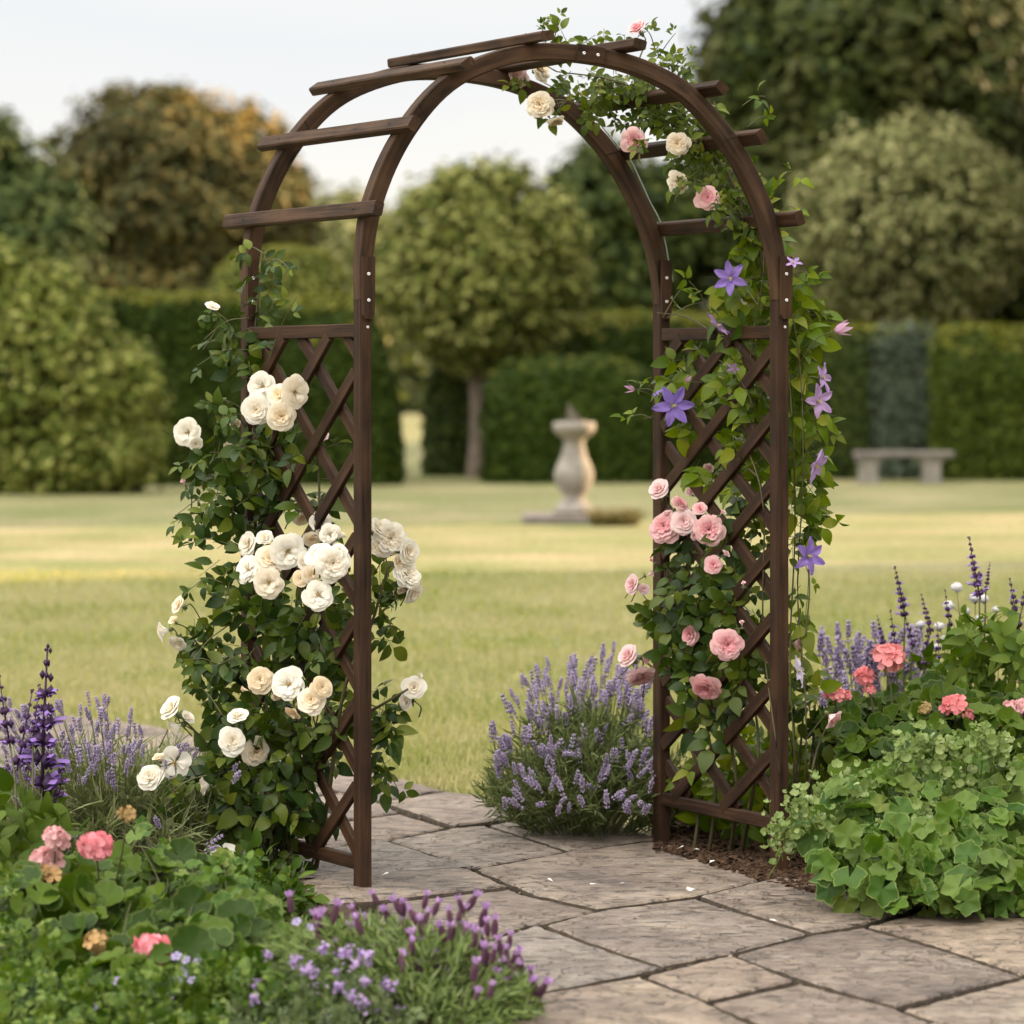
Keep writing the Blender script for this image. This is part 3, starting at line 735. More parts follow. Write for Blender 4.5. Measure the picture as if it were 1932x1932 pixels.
# ================================================================== background garden
def rot_rand(n):
    return frame(nrm(rv(n)), nrm(rv(n)))
bgleaf = (np.array([(-.5, 0, 0), (0, -.35, -.05), (.5, 0, 0), (.12, .45, -.06), (-.12, .45, -.06)]), [(0, 1, 2, 3, 4)], [0])
def lump(p, f, s=0.0):
    return mnoise.noise(Vector((p[0] * f + s, p[1] * f, p[2] * f)))
def ico(sub=3):
    import bmesh
    bm = bmesh.new(); bmesh.ops.create_icosphere(bm, subdivisions=sub, radius=1)
    V = np.array([v.co[:] for v in bm.verts]); fs = [tuple(v.index for v in f.verts) for f in bm.faces]; bm.free()
    return V, fs
ICO3, ICO4 = ico(3), ico(4)
def crown(mb, c, rad, clumps, per, cr_, ls, amp=.12, freq=1.3, seed=0, core=.70, front=True, mat=0):
    c = np.array(c, float); rad = np.array(rad, float)
    V, fs = ICO4
    def disp(dirs):
        return np.array([1 + amp * 1.6 * lump(d, freq, seed) + amp * .7 * lump(d, freq * 2.7, seed + 9) for d in dirs])
    dv_ = disp(V)
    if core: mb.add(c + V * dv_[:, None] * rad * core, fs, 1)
    d = nrm(rv(int(clumps * (1.8 if front else 1))))
    if front: d = d[d[:, 1] < .35][:clumps]
    rr = disp(d) * rng.uniform(.78, 1.02, len(d)) * np.where(rng.random(len(d)) < .12, 1.07, 1.0)
    cc = c + d * rr[:, None] * rad
    size = cr_ * rng.uniform(.6, 1.35, len(d))
    off = rv(len(d) * per) * .5
    oc = np.repeat(cc, per, 0); od = np.repeat(d, per, 0); os_ = np.repeat(size, per)
    off = off / np.maximum(1, np.linalg.norm(off, axis=1, keepdims=True) * .9)
    T = oc + off * os_[:, None]
    nv = nrm(nrm(off) * 1.1 + od * .35 + UP * .45 + rv(len(T)) * .35)
    R = frame_z(nv, rng.uniform(0, 6.28, len(T)))
    mb.inst(bgleaf, R, T, ls * rng.uniform(.6, 1.3, len(T)), mat)
def tree_mats(cols, patch=None, accent=None):  # leaves, core hull and yellowish accent leaves, in that order
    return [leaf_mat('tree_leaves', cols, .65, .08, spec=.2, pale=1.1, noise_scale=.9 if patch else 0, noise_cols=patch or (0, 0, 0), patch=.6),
            plain('shaded_core', tuple(x * .4 for x in cols[0]), .9, spec=.1), leaf_mat('accent_leaves', accent or [(.10, .115, .026), (.14, .143, .036), (.18, .172, .05)], .65, .2, spec=.2, pale=1.1)]  # core hull darkened to paint the shade between leaf clumps
m_bark = plain('bark', (.09, .065, .05), .9, scale=8, c2=(.19, .15, .12), bump=.6)
def pxs(d): return d / F
def tree(name, label, cat, px, py, rx, ry, d, cols, base_py=None, trunk=None, clumps=300, per=60, cl=.35, ls=.16, amp=.12, depth=.9, group=None, seed=0, freq=1.3, patch=None, extra=(), sprays=(), accent=None):
    s = pxs(d); c = P(px, py, d)
    base = np.array([c[0], d, 0])
    t = thing(name, base, label, cat, group)
    mb = MB()
    crown(mb, c, (rx * s, min(rx, ry) * s * depth, ry * s), clumps, per, cl, ls, amp, freq, seed)
    for (ex, ey, erx, ery, n_) in extra:
        crown(mb, P(ex, ey, d), (erx * s, erx * s * depth, ery * s), n_, per, cl, ls, amp * 1.4, freq, seed + ex)
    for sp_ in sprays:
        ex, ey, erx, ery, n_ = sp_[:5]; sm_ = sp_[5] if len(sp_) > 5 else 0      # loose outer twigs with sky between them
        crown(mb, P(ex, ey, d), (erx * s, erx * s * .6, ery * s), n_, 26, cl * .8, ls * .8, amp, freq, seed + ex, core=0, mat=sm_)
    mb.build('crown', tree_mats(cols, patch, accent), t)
    mb = MB(); tr = trunk or .16
    top = c + np.array([0, 0, -.2 * ry * s])
    pts = catmull([base + [0, 0, -.1], base * .7 + top * .3 + [.04, 0, 0], base * .3 + top * .7 + [-.05, 0, 0], top], 14)
    tube(mb, pts, tr * 1.25, tr * .6, sides=12)
    for k in range(7):
        a = rng.uniform(0, 6.28); q = pts[8 + k % 5]
        e = q + np.array([math.cos(a) * rx * s * .55, math.sin(a) * rx * s * .4, ry * s * rng.uniform(.15, .6)])
        tube(mb, catmull([q, (q + e) / 2 + [0, 0, .1], e], 7), tr * .4, tr * .12, sides=7)
    mb.build('trunk', m_bark, t)
    return t
OLIVE = [(.06, .075, .020), (.17, .185, .055), (.32, .315, .13), (.10, .115, .03), (.038, .05, .014)]
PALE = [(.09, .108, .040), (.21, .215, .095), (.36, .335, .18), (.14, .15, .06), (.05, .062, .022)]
DARK = [(0.0148, 0.0254, 0.0082), (0.0344, 0.0508, 0.0148), (0.082, 0.0968, 0.0279), (0.0246, 0.0377, 0.0115), (0.0533, 0.0697, 0.0197)]
BRONZE = [(.042, .050, .018), (.095, .092, .034), (.21, .155, .060), (.065, .072, .026), (.15, .125, .048)]
YEW = [(0.0164, 0.0303, 0.0057), (0.0312, 0.0492, 0.009), (0.0508, 0.0705, 0.0131), (0.023, 0.0385, 0.0074)]
tree('round_tree', 'round clipped olive green tree on a bare trunk, seen through the arch', 'tree', 905, 500, 198, 186, 50, OLIVE, trunk=.17, clumps=380, per=52, cl=.25, ls=.10, amp=.06, freq=1.8, group='round topped trees', seed=3)
tree('round_tree', 'pale grey green round topped tree behind the hedge at the right of the photo', 'tree', 1710, 425, 215, 195, 54, PALE, trunk=.2, clumps=400, per=52, cl=.27, ls=.10, amp=.06, freq=1.8, group='round topped trees', seed=11)
tree('bronze_tree', 'big broad bronze tree with sunlit gold painted into its top leaves at the left', 'tree', 325, 400, 235, 215, 66, BRONZE, trunk=.3, clumps=520, per=60, cl=.36, ls=.16, amp=.12, seed=21, patch=(.04, .045, .02), extra=((470, 430, 100, 130, 90), (180, 450, 110, 120, 90), (330, 560, 230, 90, 120)), sprays=((130, 320, 60, 80, 30), (230, 205, 90, 40, 30), (470, 270, 80, 60, 30), (555, 400, 50, 90, 30), (365, 285, 165, 110, 150, 2), (440, 330, 110, 90, 60, 2), (300, 270, 90, 70, 40, 2)), accent=[(.17, .14, .05), (.28, .205, .078), (.37, .26, .105)])  # accent sprays colour golden sunlight into the upper crown
tree('leafy_tree', 'mid green loose tree cut off by the left edge of the photo', 'tree', 20, 480, 130, 150, 60, [(.022, .038, .014), (.042, .062, .022), (.075, .098, .036), (.03, .048, .017)], trunk=.2, clumps=220, per=50, cl=.4, ls=.18, amp=.16, seed=31, extra=((-60, 330, 90, 120, 60),), sprays=((70, 370, 70, 60, 30), (20, 270, 50, 60, 20)))
tree('dark_tree', 'dark green mid height tree between the round olive tree and the arch, far behind', 'tree', 1160, 460, 140, 175, 68, DARK, trunk=.25, clumps=240, per=50, cl=.45, ls=.2, amp=.14, seed=41, extra=((1330, 420, 120, 130, 90), (1110, 560, 150, 120, 70)))
tree('tall_tree', 'tallest dark green tree rising behind the pale round tree at top right', 'tree', 1660, 190, 250, 310, 74, DARK, trunk=.4, clumps=430, per=55, cl=.6, ls=.24, amp=.17, seed=51, patch=(.075, .07, .02), extra=((1480, 330, 130, 170, 130), (1450, 130, 110, 90, 60), (1580, 480, 260, 160, 100), (1560, 40, 130, 90, 60)), sprays=((1385, 130, 70, 80, 40), (1410, 40, 60, 60, 30), (1370, 250, 60, 60, 30), (1500, -10, 80, 50, 30), (1745, 95, 55, 70, 22, 2), (1700, 200, 70, 60, 10, 2)), accent=[(.14, .12, .025), (.26, .20, .04), (.36, .25, .05)])
tree('tall_tree', 'dark tall tree with a few yellow leaves at the top right corner of the photo', 'tree', 1945, 210, 210, 330, 78, DARK, trunk=.4, clumps=400, per=55, cl=.6, ls=.24, amp=.17, seed=61, patch=(.10, .095, .022), extra=((1880, 500, 200, 160, 90), (1860, -20, 180, 120, 70)))
tree('distant_tree', 'pale hazy tree far away between the bronze tree and the arch', 'tree', 640, 480, 95, 105, 120, PALE, trunk=.3, clumps=120, per=50, cl=.7, ls=.35, amp=.16, seed=71, extra=((560, 470, 60, 100, 50), (720, 520, 80, 90, 60)))  # pale palette puts distant haze into the leaf colours
# shrubs and hedges
def shrub(name, label, cat, px, top, bot, rx, d, cols, clumps, cl, ls, amp, seed, patch=None, parts=()):
    s = pxs(d); t = thing(name, np.array([(px - 966) * s, d, 0]), label, cat); mb = MB()
    for (cx, cy, erx, ery, n_) in parts:
        crown(mb, P(cx, cy, d), (erx * s, erx * s * .7, ery * s), n_, 55, cl, ls, amp, 1.5, seed + cx)
    mb.build('foliage', tree_mats(cols, patch), t)
    mb = MB()
    for k in range(6):
        b_ = np.array([(px - 966 + rng.uniform(-60, 60)) * s, d, 0]); tube(mb, catmull([b_, b_ + [rng.uniform(-.3, .3), 0, .5], b_ + [rng.uniform(-.6, .6), 0, 1.3]], 6), .03, .012)
    mb.build('stem', m_bark, t)
    return t
LIME = [(.06, .08, .018), (.17, .19, .050), (.31, .31, .12), (.10, .125, .03), (.04, .055, .013)]
shrub('large_shrub', 'big loose pale green shrub at the left edge of the lawn', 'shrub', 100, 480, 930, 190, 43, LIME, 400, .20, .10, .14, 81,
      parts=((50, 760, 200, 175, 260), (70, 610, 105, 100, 110), (205, 770, 90, 140, 130), (120, 860, 185, 90, 140), (-70, 580, 120, 110, 70), (0, 540, 90, 70, 60), (150, 640, 60, 80, 50)))
def hedge(name, label, outline, d, thick, cols, leaves, ls, seed, rough=.05, cat='hedge', rnd_top=.25, group=None, top_accent=.8):
    """clipped hedge: a long mass whose front outline (px) is extruded; surface is covered with leaf sprays"""
    s = pxs(d); xs = np.array([o[0] for o in outline], float); ys = np.array([o[1] for o in outline], float)
    t = thing(name, np.array([(xs.mean() - 966) * s, d, 0]), label, cat, group); mb = MB()
    nx = 70; X = np.linspace(xs[0], xs[-1], nx); TOP = H - (np.interp(X, xs, ys) - HZ) * s; XW = (X - 966) * s
    prof = [(-.5, 0), (-.52, .35), (-.5, .7), (-.46, .9), (-.36, .98), (0, 1.0), (.36, .98), (.5, .85), (.5, 0)]
    prof = catmull(np.array([(a, b, 0) for a, b in prof]), 30)[:, :2]
    V = []; 
    for i in range(nx):
        for a, b in prof:
            p = np.array([XW[i], d + thick / 2 + a * thick, b * TOP[i]])
            e = min(1.0, i / 3, (nx - 1 - i) / 3)
            p[1] = d + thick / 2 + (p[1] - d - thick / 2) * (.55 + .45 * e)
            q = lump(p, 1.1, seed) * rough * 2 + lump(p, 3.0, seed) * rough
            p[1] += q * (-1 if a < .2 else 1); p[2] = max(0, p[2] + (q * .8 if b > .8 else 0)); V.append(p)
    m = len(prof); fs = []
    for i in range(nx - 1):
        for j in range(m - 1):
            fs.append((i * m + j, (i + 1) * m + j, (i + 1) * m + j + 1, i * m + j + 1))
    fs.append(tuple(range(m))); fs.append(tuple((nx - 1) * m + j for j in range(m))[::-1])
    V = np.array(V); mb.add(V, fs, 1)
    quads = np.array([f for f in fs if len(f) == 4])
    # front, top and ends carry leaves
    ce = V[quads].mean(1); nn = np.cross(V[quads[:, 1]] - V[quads[:, 0]], V[quads[:, 3]] - V[quads[:, 0]])
    ar = np.linalg.norm(nn, axis=1); w_ = ar * ((ce[:, 1] < d + thick * .75)); w_ /= w_.sum()
    pick = rng.choice(len(quads), leaves, p=w_)
    a, b = rng.random(leaves)[:, None], rng.random(leaves)[:, None]
    Q = V[quads[pick]]
    T = Q[:, 0] * (1 - a) * (1 - b) + Q[:, 1] * a * (1 - b) + Q[:, 2] * a * b + Q[:, 3] * (1 - a) * b
    no = nrm(nn[pick]); no = np.where((no[:, 1:2] > 0) & (no[:, 2:3] < .3), -no, no); no[:, 2] = np.abs(no[:, 2])
    T = T + no * rng.normal(0, .03, leaves)[:, None]
    R = frame_z(nrm(no + rv(leaves) * .5), rng.uniform(0, 6.28, leaves))
    up_ = (no[:, 2] > .45) & (rng.random(leaves) < top_accent); sc_ = ls * rng.uniform(.6, 1.3, leaves)  # upward facing leaves take the yellow-green accent colours
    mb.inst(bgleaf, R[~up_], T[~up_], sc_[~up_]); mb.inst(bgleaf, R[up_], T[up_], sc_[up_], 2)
    mb.build('foliage', tree_mats(cols), t)
    return t
hedge('clipped_hedge', 'long clipped dark green hedge at the left behind the big pale shrub', [(120, 548), (200, 553), (420, 560), (640, 566), (684, 585), (710, 640), (742, 760), (752, 905)], 46, 1.6, YEW, 26000, .09, 91)
hedge('domed_topiary', 'bright green clipped dome rising behind the left hedge', [(395, 560), (408, 505), (440, 482), (500, 472), (560, 470), (610, 484), (640, 515), (652, 560)], 53, 2.0, LIME, 9000, .09, 95, cat='topiary')
hedge('clipped_hedge', 'dark rounded hedge in front of the far hedge, behind the stone sundial', [(912, 800), (922, 730), (960, 690), (1040, 680), (1130, 684), (1215, 700), (1240, 760)], 47, 1.5, YEW, 14000, .09, 99, top_accent=.12)
hedge('clipped_hedge', 'dark hedge under the round olive tree beside the pale gap', [(800, 790), (815, 705), (850, 690), (960, 680), (1000, 690)], 50.5, 1.2, DARK, 8000, .09, 103, top_accent=.1)
hedge('clipped_hedge', 'tall flat topped hedge between the round olive tree and the right leg of the arch', [(985, 660), (1010, 604), (1060, 596), (1150, 592), (1260, 596), (1420, 612)], 51, 1.6, YEW, 14000, .09, 107)
hedge('clipped_hedge', 'dark green hedge behind the stone bench, just right of the arch', [(1400, 626), (1440, 620), (1560, 622), (1655, 624), (1675, 640)], 49, 1.5, DARK, 12000, .09, 111)
GREY = [(.04, .052, .036), (.062, .078, .052), (.09, .105, .072)]
hedge('clipped_hedge', 'grey green stretch of hedge between the dark and bright green ones on the right', [(1650, 640), (1672, 618), (1720, 614), (1768, 618), (1790, 640)], 48.7, 1.5, GREY, 7000, .10, 115, top_accent=.25)
hedge('clipped_hedge', 'bright green hedge at the right edge of the photo', [(1762, 650), (1785, 622), (1850, 614), (1940, 612), (2060, 615), (2300, 615)], 48.2, 1.6, [(.028, .045, .009), (.052, .070, .014), (.08, .097, .022)], 16000, .10, 119)
# unseen hedges added beyond the right edge, shaped to shade foreground and far lawn
def shade_hedge(label, x, y0, y1, h, seed):
    t = thing('shade_hedge', (x, (y0 + y1) / 2, 0), label, 'hedge', 'unseen shade hedges right of the lawn'); mb = MB()
    V = []; fs = []; nx = 60
    for i in range(nx):
        yy = y0 + (y1 - y0) * i / (nx - 1)
        for j, (a, b) in enumerate([(-.5, 0), (-.55, .5), (-.4, .92), (0, 1), (.4, .92), (.55, .5), (.5, 0)]):
            e = .5 * lump((i * .35, j * .7, seed), 1.0)
            V.append((x + a * 2.4 + e * .4, yy + e * .5, max(0, b * (h + .9 * lump((i * .5, 0, seed), 1.0)))))
    for i in range(nx - 1):
        for j in range(6): fs.append((i * 7 + j, (i + 1) * 7 + j, (i + 1) * 7 + j + 1, i * 7 + j + 1))
    fs.append(tuple(range(7))); fs.append(tuple((nx - 1) * 7 + j for j in range(7))[::-1])
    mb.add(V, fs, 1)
    n_ = 9000; k = rng.integers(0, len(V), n_); T = np.array(V)[k] + rv(n_) * [.3, .5, .4]; T[:, 2] = np.maximum(T[:, 2], .1)
    mb.inst(bgleaf, rot_rand(n_), T, .35 * rng.uniform(.6, 1.2, n_))
    mb.build('foliage', tree_mats(YEW), t)
SH_Y = 31.0
shade_hedge('tall unseen shade hedge beyond the right edge of the photo, beside the arch', 15.2, 3.5, 30.6, 8.2, 201)
shade_hedge('tall unseen shade hedge beyond the right edge of the photo, far end of the lawn', 15.2, 41.2, 86, 8.6, 207)

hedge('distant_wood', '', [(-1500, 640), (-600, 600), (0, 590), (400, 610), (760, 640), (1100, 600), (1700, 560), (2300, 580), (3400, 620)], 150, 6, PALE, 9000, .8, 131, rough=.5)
dw = [o for o in COL.objects if o.type == 'EMPTY' and o.name == 'distant_wood'][0]
dwm = dw.children[0]; mw = dwm.matrix_world.copy(); dwm.parent = None; dwm.name = 'distant_trees'; dwm['kind'] = 'stuff'; bpy.data.objects.remove(dw)
dwm.matrix_basis = Matrix.Identity(4)

# ------------------------------------------------------------------ sundial and bench
m_stone = plain('weathered_stone', (.17, .155, .135), .9, scale=9, c2=(.33, .30, .26), bump=.5)
m_stone2 = plain('lichened_stone', (.12, .105, .095), .9, scale=7, c2=(.23, .20, .18), bump=.5)
sb = G(1083, 985); ss = sb[1] / F
sun_d = thing('sundial', sb, 'weathered stone sundial on a baluster pedestal standing on the lawn', 'sundial')
def rr(px_w): return px_w * ss
mb = MB(); box(mb, sb + [0, 0, .035], (rr(196), 0, 0), (0, rr(196), 0), (0, 0, .085), bev=.012)
R_ = Matrix.Rotation(math.radians(14), 3, 'Z')
o = mb.build('plinth', m_stone2, sun_d, smooth=False)
prof = [(38, 0.0), (38, 12), (33, 15), (24, 24), (20, 33), (22, 38), (31, 50), (37, 66), (37.5, 78), (33, 92), (27, 104), (23, 116), (20, 130), (19.5, 140), (24, 143), (26, 146), (33, 150), (38, 156), (40, 158), (40, 172), (38, 174)]
mb = MB(); lathe(mb, [(rr(a), .0775 + rr(b)) for a, b in prof[:-6]], sb); ped = mb.build('pedestal', m_stone, sun_d)
mb = MB(); lathe(mb, [(rr(a), .0775 + rr(b)) for a, b in prof[-7:]], sb); cap_ = mb.build('cap', m_stone, sun_d)
ztop = .0775 + rr(174)
m_brass = plain('aged_brass', (.16, .14, .11), .5, metal=.5)
mb = MB(); lathe(mb, [(rr(24), ztop), (rr(24), ztop + .012), (rr(22), ztop + .014)], sb); mb.build('dial_plate', m_brass, sun_d)
mb = MB(); g0 = sb + [0, 0, ztop + .013]
a1, a2, a3 = np.array([rr(16), 0, 0]), np.array([-rr(14), 0, 0]), np.array([-rr(12), 0, rr(34)])
tk = np.array([0, .012, 0])
mb.add([g0 + a1 - tk, g0 + a2 - tk, g0 + a3 - tk, g0 + a1 + tk, g0 + a2 + tk, g0 + a3 + tk], [(0, 1, 2), (3, 5, 4), (0, 3, 4, 1), (1, 4, 5, 2), (2, 5, 3, 0)])
mb.build('gnomon', m_brass, sun_d, smooth=False)
# grass tuft by the plinth
tb = G(1160, 992); mb = MB()
blade = (np.array([(-.5, 0, 0), (.5, 0, 0), (.32, .55, .06), (-.32, .55, .06), (0, 1, .22)]), [(0, 1, 2, 3), (3, 2, 4)], [0, 0])
n_ = 500; a = rng.uniform(0, 6.28, n_); q = np.sqrt(rng.random(n_)) * .16
T = tb + np.stack([np.cos(a) * q * 1.3, np.sin(a) * q, np.zeros(n_)], 1)
td = nrm(np.stack([np.cos(a) * .6, np.sin(a) * .6, np.ones(n_)], 1) + rv(n_) * .2)
mb.inst(blade, frame(td, nrm(rv(n_))), T, np.stack([np.full(n_, .014), rng.uniform(.12, .24, n_), np.full(n_, .12)], 1))
m_tuft = leaf_mat('tuft_grass', [(.10, .09, .03), (.16, .12, .05), (.09, .10, .03)], .7, .1)
tag(mb.build('grass_tuft', m_tuft), 'brownish tuft of long grass beside the sundial plinth', 'grass tuft')

bb = G(1704, 912); bs = bb[1] / F
bench = thing('stone_bench', bb, 'plain grey stone bench on two legs in front of the right hedge', 'bench')
mb = MB(); box(mb, bb + [0, 0, 55 * bs], (186 * bs, 0, 0), (0, .42, 0), (0, 0, 11 * bs), bev=.015); mb.build('seat', m_stone2, bench, smooth=False)
for lx in (1634, 1752):
    mb = MB(); c = np.array([(lx + 4 - 966) * bs, bb[1], 0])
    for k, (z0, z1, wd) in enumerate(((-.02, 8, 42), (8, 40, 34), (40, 49, 46))):
        z0 = z0 * bs; z1 = z1 * bs
        box(mb, c + [0, 0, (z0 + z1) / 2], (wd * bs, 0, 0), (0, .32 + .02 * (k != 1), 0), (0, 0, z1 - z0 + .0), bev=.008)
    mb.build('leg', m_stone, bench, smooth=False)
# ================================================================== planting
ROSE = [(.018, .036, .009), (.032, .056, .013), (.062, .092, .018), (.026, .048, .014), (.13, .155, .034), (.042, .068, .015)]
m_rose_leaf = leaf_mat('rose_leaf', ROSE, .38, .18, spec=.28, pale=1.3)
m_clem_leaf = leaf_mat('clematis_leaf', [(.055, .095, .014), (.10, .15, .020), (.16, .205, .030), (.045, .08, .014), (.22, .24, .05)], .42, .30, spec=.3, pale=1.4)
m_stem = plain('green_stem', (.07, .085, .03), .6, scale=20, c2=(.12, .10, .045))
m_cane = plain('woody_cane', (.045, .038, .016), .7, scale=25, c2=(.09, .075, .03))
m_cream = petal_mat('cream_petal', (.93, .85, .71), (.91, .81, .65), trans=.3)
m_white = petal_mat('white_petal', (.93, .89, .80), (.92, .87, .76), trans=.3)
m_peach = petal_mat('peach_petal', (.93, .79, .57), (.91, .74, .52), trans=.25)
m_pinkp = petal_mat('pink_petal', (.90, .62, .61), (.87, .51, .52), trans=.28)
m_pinkd = petal_mat('deep_pink_petal', (.87, .44, .46), (.83, .37, .41), trans=.25)
m_pinkl = petal_mat('blush_petal', (.91, .73, .71), (.88, .62, .62), trans=.28)
m_calyx = plain('green_sepal', (.09, .12, .04), .6)
m_stam = plain('yellow_stamen', (.55, .36, .08), .7, scale=200, c2=(.35, .22, .06))
m_ltstam = plain('pale_stamen', (.62, .55, .28), .7)

# ------------------------------------------------------------------ flower meshes
def rose_mesh(name, layers, mats, stamens, seed, calyx=True):
    """layers: (count, R, H, half-angle, curl, cup, mat, phase)"""
    rd = random.Random(seed); mb = MB()
    for n, R, Hh, half, curl, cup, mi, ph in layers:
        for k in range(n):
            phi = ph + 2 * math.pi * k / n + rd.uniform(-.18, .18)
            V, fs = petal_patch(phi, R * rd.uniform(.9, 1.08), Hh * rd.uniform(.85, 1.12), half, curl * rd.uniform(.4, 1.5), 7, 6, cup, jit=.38, rnd=rd)
            mb.add(V, fs, mi)
    if stamens:
        V, fs = ICO3; mb.add(V * [.07, .07, .06] + [0, 0, .12], fs, 3)
        for k in range(26):
            a = rd.uniform(0, 6.28); r = rd.uniform(.05, .2); h = rd.uniform(.2, .3)
            c, s_ = math.cos(a), math.sin(a)
            mb.add([(c * .04, s_ * .04, .08), (c * r - s_ * .012, s_ * r + c * .012, h), (c * r + s_ * .012, s_ * r - c * .012, h), (c * r * 1.1, s_ * r * 1.1, h + .03)], [(0, 1, 2), (1, 3, 2)], 3)
    if calyx: add_calyx(mb, 2)
    return mb.mesh(name, list(mats) + [])
def cup_layers(open_=1.0, ctr=1):
    return [(5, 1.0, .26 * (2 - open_), .78, .16, .7, 0, 0), (5, .9, .40, .74, .10, .9, 0, .6), (5, .70, .54, .70, .04, 1.2, 0, .2),
            (4, .50, .60, .80, 0, 1.6, ctr, .5), (4, .34, .62, .85, 0, 2.0, ctr, .1), (3, .19, .60, 1.0, 0, 2.4, ctr, .8)]
def open_layers():
    return [(5, 1.0, .16, .74, .14, .5, 0, 0), (5, .88, .28, .66, .08, .7, 0, .6), (5, .66, .38, .60, .02, 1.0, 0, .25), (4, .42, .40, .55, 0, 1.3, 0, .7)]
def single_layers():
    return [(5, 1.0, .10, .66, .06, .4, 0, 0), (4, .75, .24, .45, .0, .8, 0, .6)]
def rosette_layers():
    return [(6, 1.0, .16, .66, .22, .6, 0, 0), (7, .92, .30, .58, .10, .8, 0, .5), (8, .80, .40, .50, .05, 1.0, 0, .2), (9, .66, .47, .44, 0, 1.2, 0, .6),
            (9, .52, .50, .42, 0, 1.5, 1, .1), (8, .39, .50, .44, 0, 1.8, 1, .5), (6, .27, .48, .5, 0, 2.0, 1, .3), (5, .15, .46, .6, 0, 2.4, 1, .1)]
def bud_layers():
    return [(4, .42, .85, 1.0, -.05, 2.4, 0, 0), (3, .30, .95, 1.2, 0, 3.0, 1, .5), (3, .16, 1.0, 1.3, 0, 3.5, 1, .2)]
def half_layers():
    return [(5, .85, .62, .85, .08, 1.3, 0, 0), (5, .66, .72, .85, .02, 1.8, 0, .6), (4, .45, .76, .9, 0, 2.2, 1, .3), (3, .25, .78, 1.1, 0, 2.6, 1, .1)]
def family(nm, outer, inner):
    mats = (outer, inner, m_calyx, m_stam)
    return {'cup': [rose_mesh(nm + '_cup', cup_layers(1, 1), mats, False, s) for s in (1, 2, 3)],
            'open': [rose_mesh(nm + '_open', open_layers(), mats, True, s) for s in (4, 5, 6)],
            'single': [rose_mesh(nm + '_single', single_layers(), mats, True, s) for s in (7,)],
            'ros': [rose_mesh(nm + '_rosette', rosette_layers(), mats, False, s) for s in (8, 9)],
            'bud': [rose_mesh(nm + '_bud', bud_layers(), mats, False, s) for s in (10,)],
            'half': [rose_mesh(nm + '_half', half_layers(), mats, False, s) for s in (11, 12)]}
FAM = {'w': family('white_rose', m_white, m_cream), 'c': family('cream_rose', m_cream, m_peach), 'a': family('peach_rose', m_peach, m_peach),
       'p': family('pink_rose', m_pinkp, m_pinkd), 'l': family('blush_rose', m_pinkl, m_pinkp)}
FACE = {'f': (0, -1, .15), 'u': (.1, -.55, .8), 'l': (-.9, -.35, .25), 'r': (.9, -.35, .25), 'ul': (-.55, -.5, .65), 'ur': (.6, -.5, .65), 'd': (-.1, -.7, -.6), 'dl': (-.75, -.45, -.4), 'dr': (.7, -.5, -.45), 'fl': (-.5, -.85, .1), 'fr': (.5, -.85, .1), 'b': (.2, .6, .5)}
def blooms(parent, items, dfun, names=('rose_bloom', 'rose_bud'), scale=1.12):
    out_ = []
    for it in items:
        px, py, r, col, kind, face = it[:6]
        d = dfun(px, py) + (it[6] if len(it) > 6 else 0)
        n_ = nrm(np.array(FACE[face]) + rng.normal(0, .24, 3))
        ms_ = FAM[col][kind]; me = ms_[rng.integers(len(ms_))]
        R = frame_z(n_, np.array(rng.uniform(0, 6.28)))
        c = P(px, py, d); s = r * d / F * scale
        if kind == 'bud': s *= 1.25
        o = obj_of(me, names[1] if kind == 'bud' else names[0], parent, mat4(R, c - n_ * s * .25, s))
        out_.append((c - n_ * s * .45, n_))
    return out_
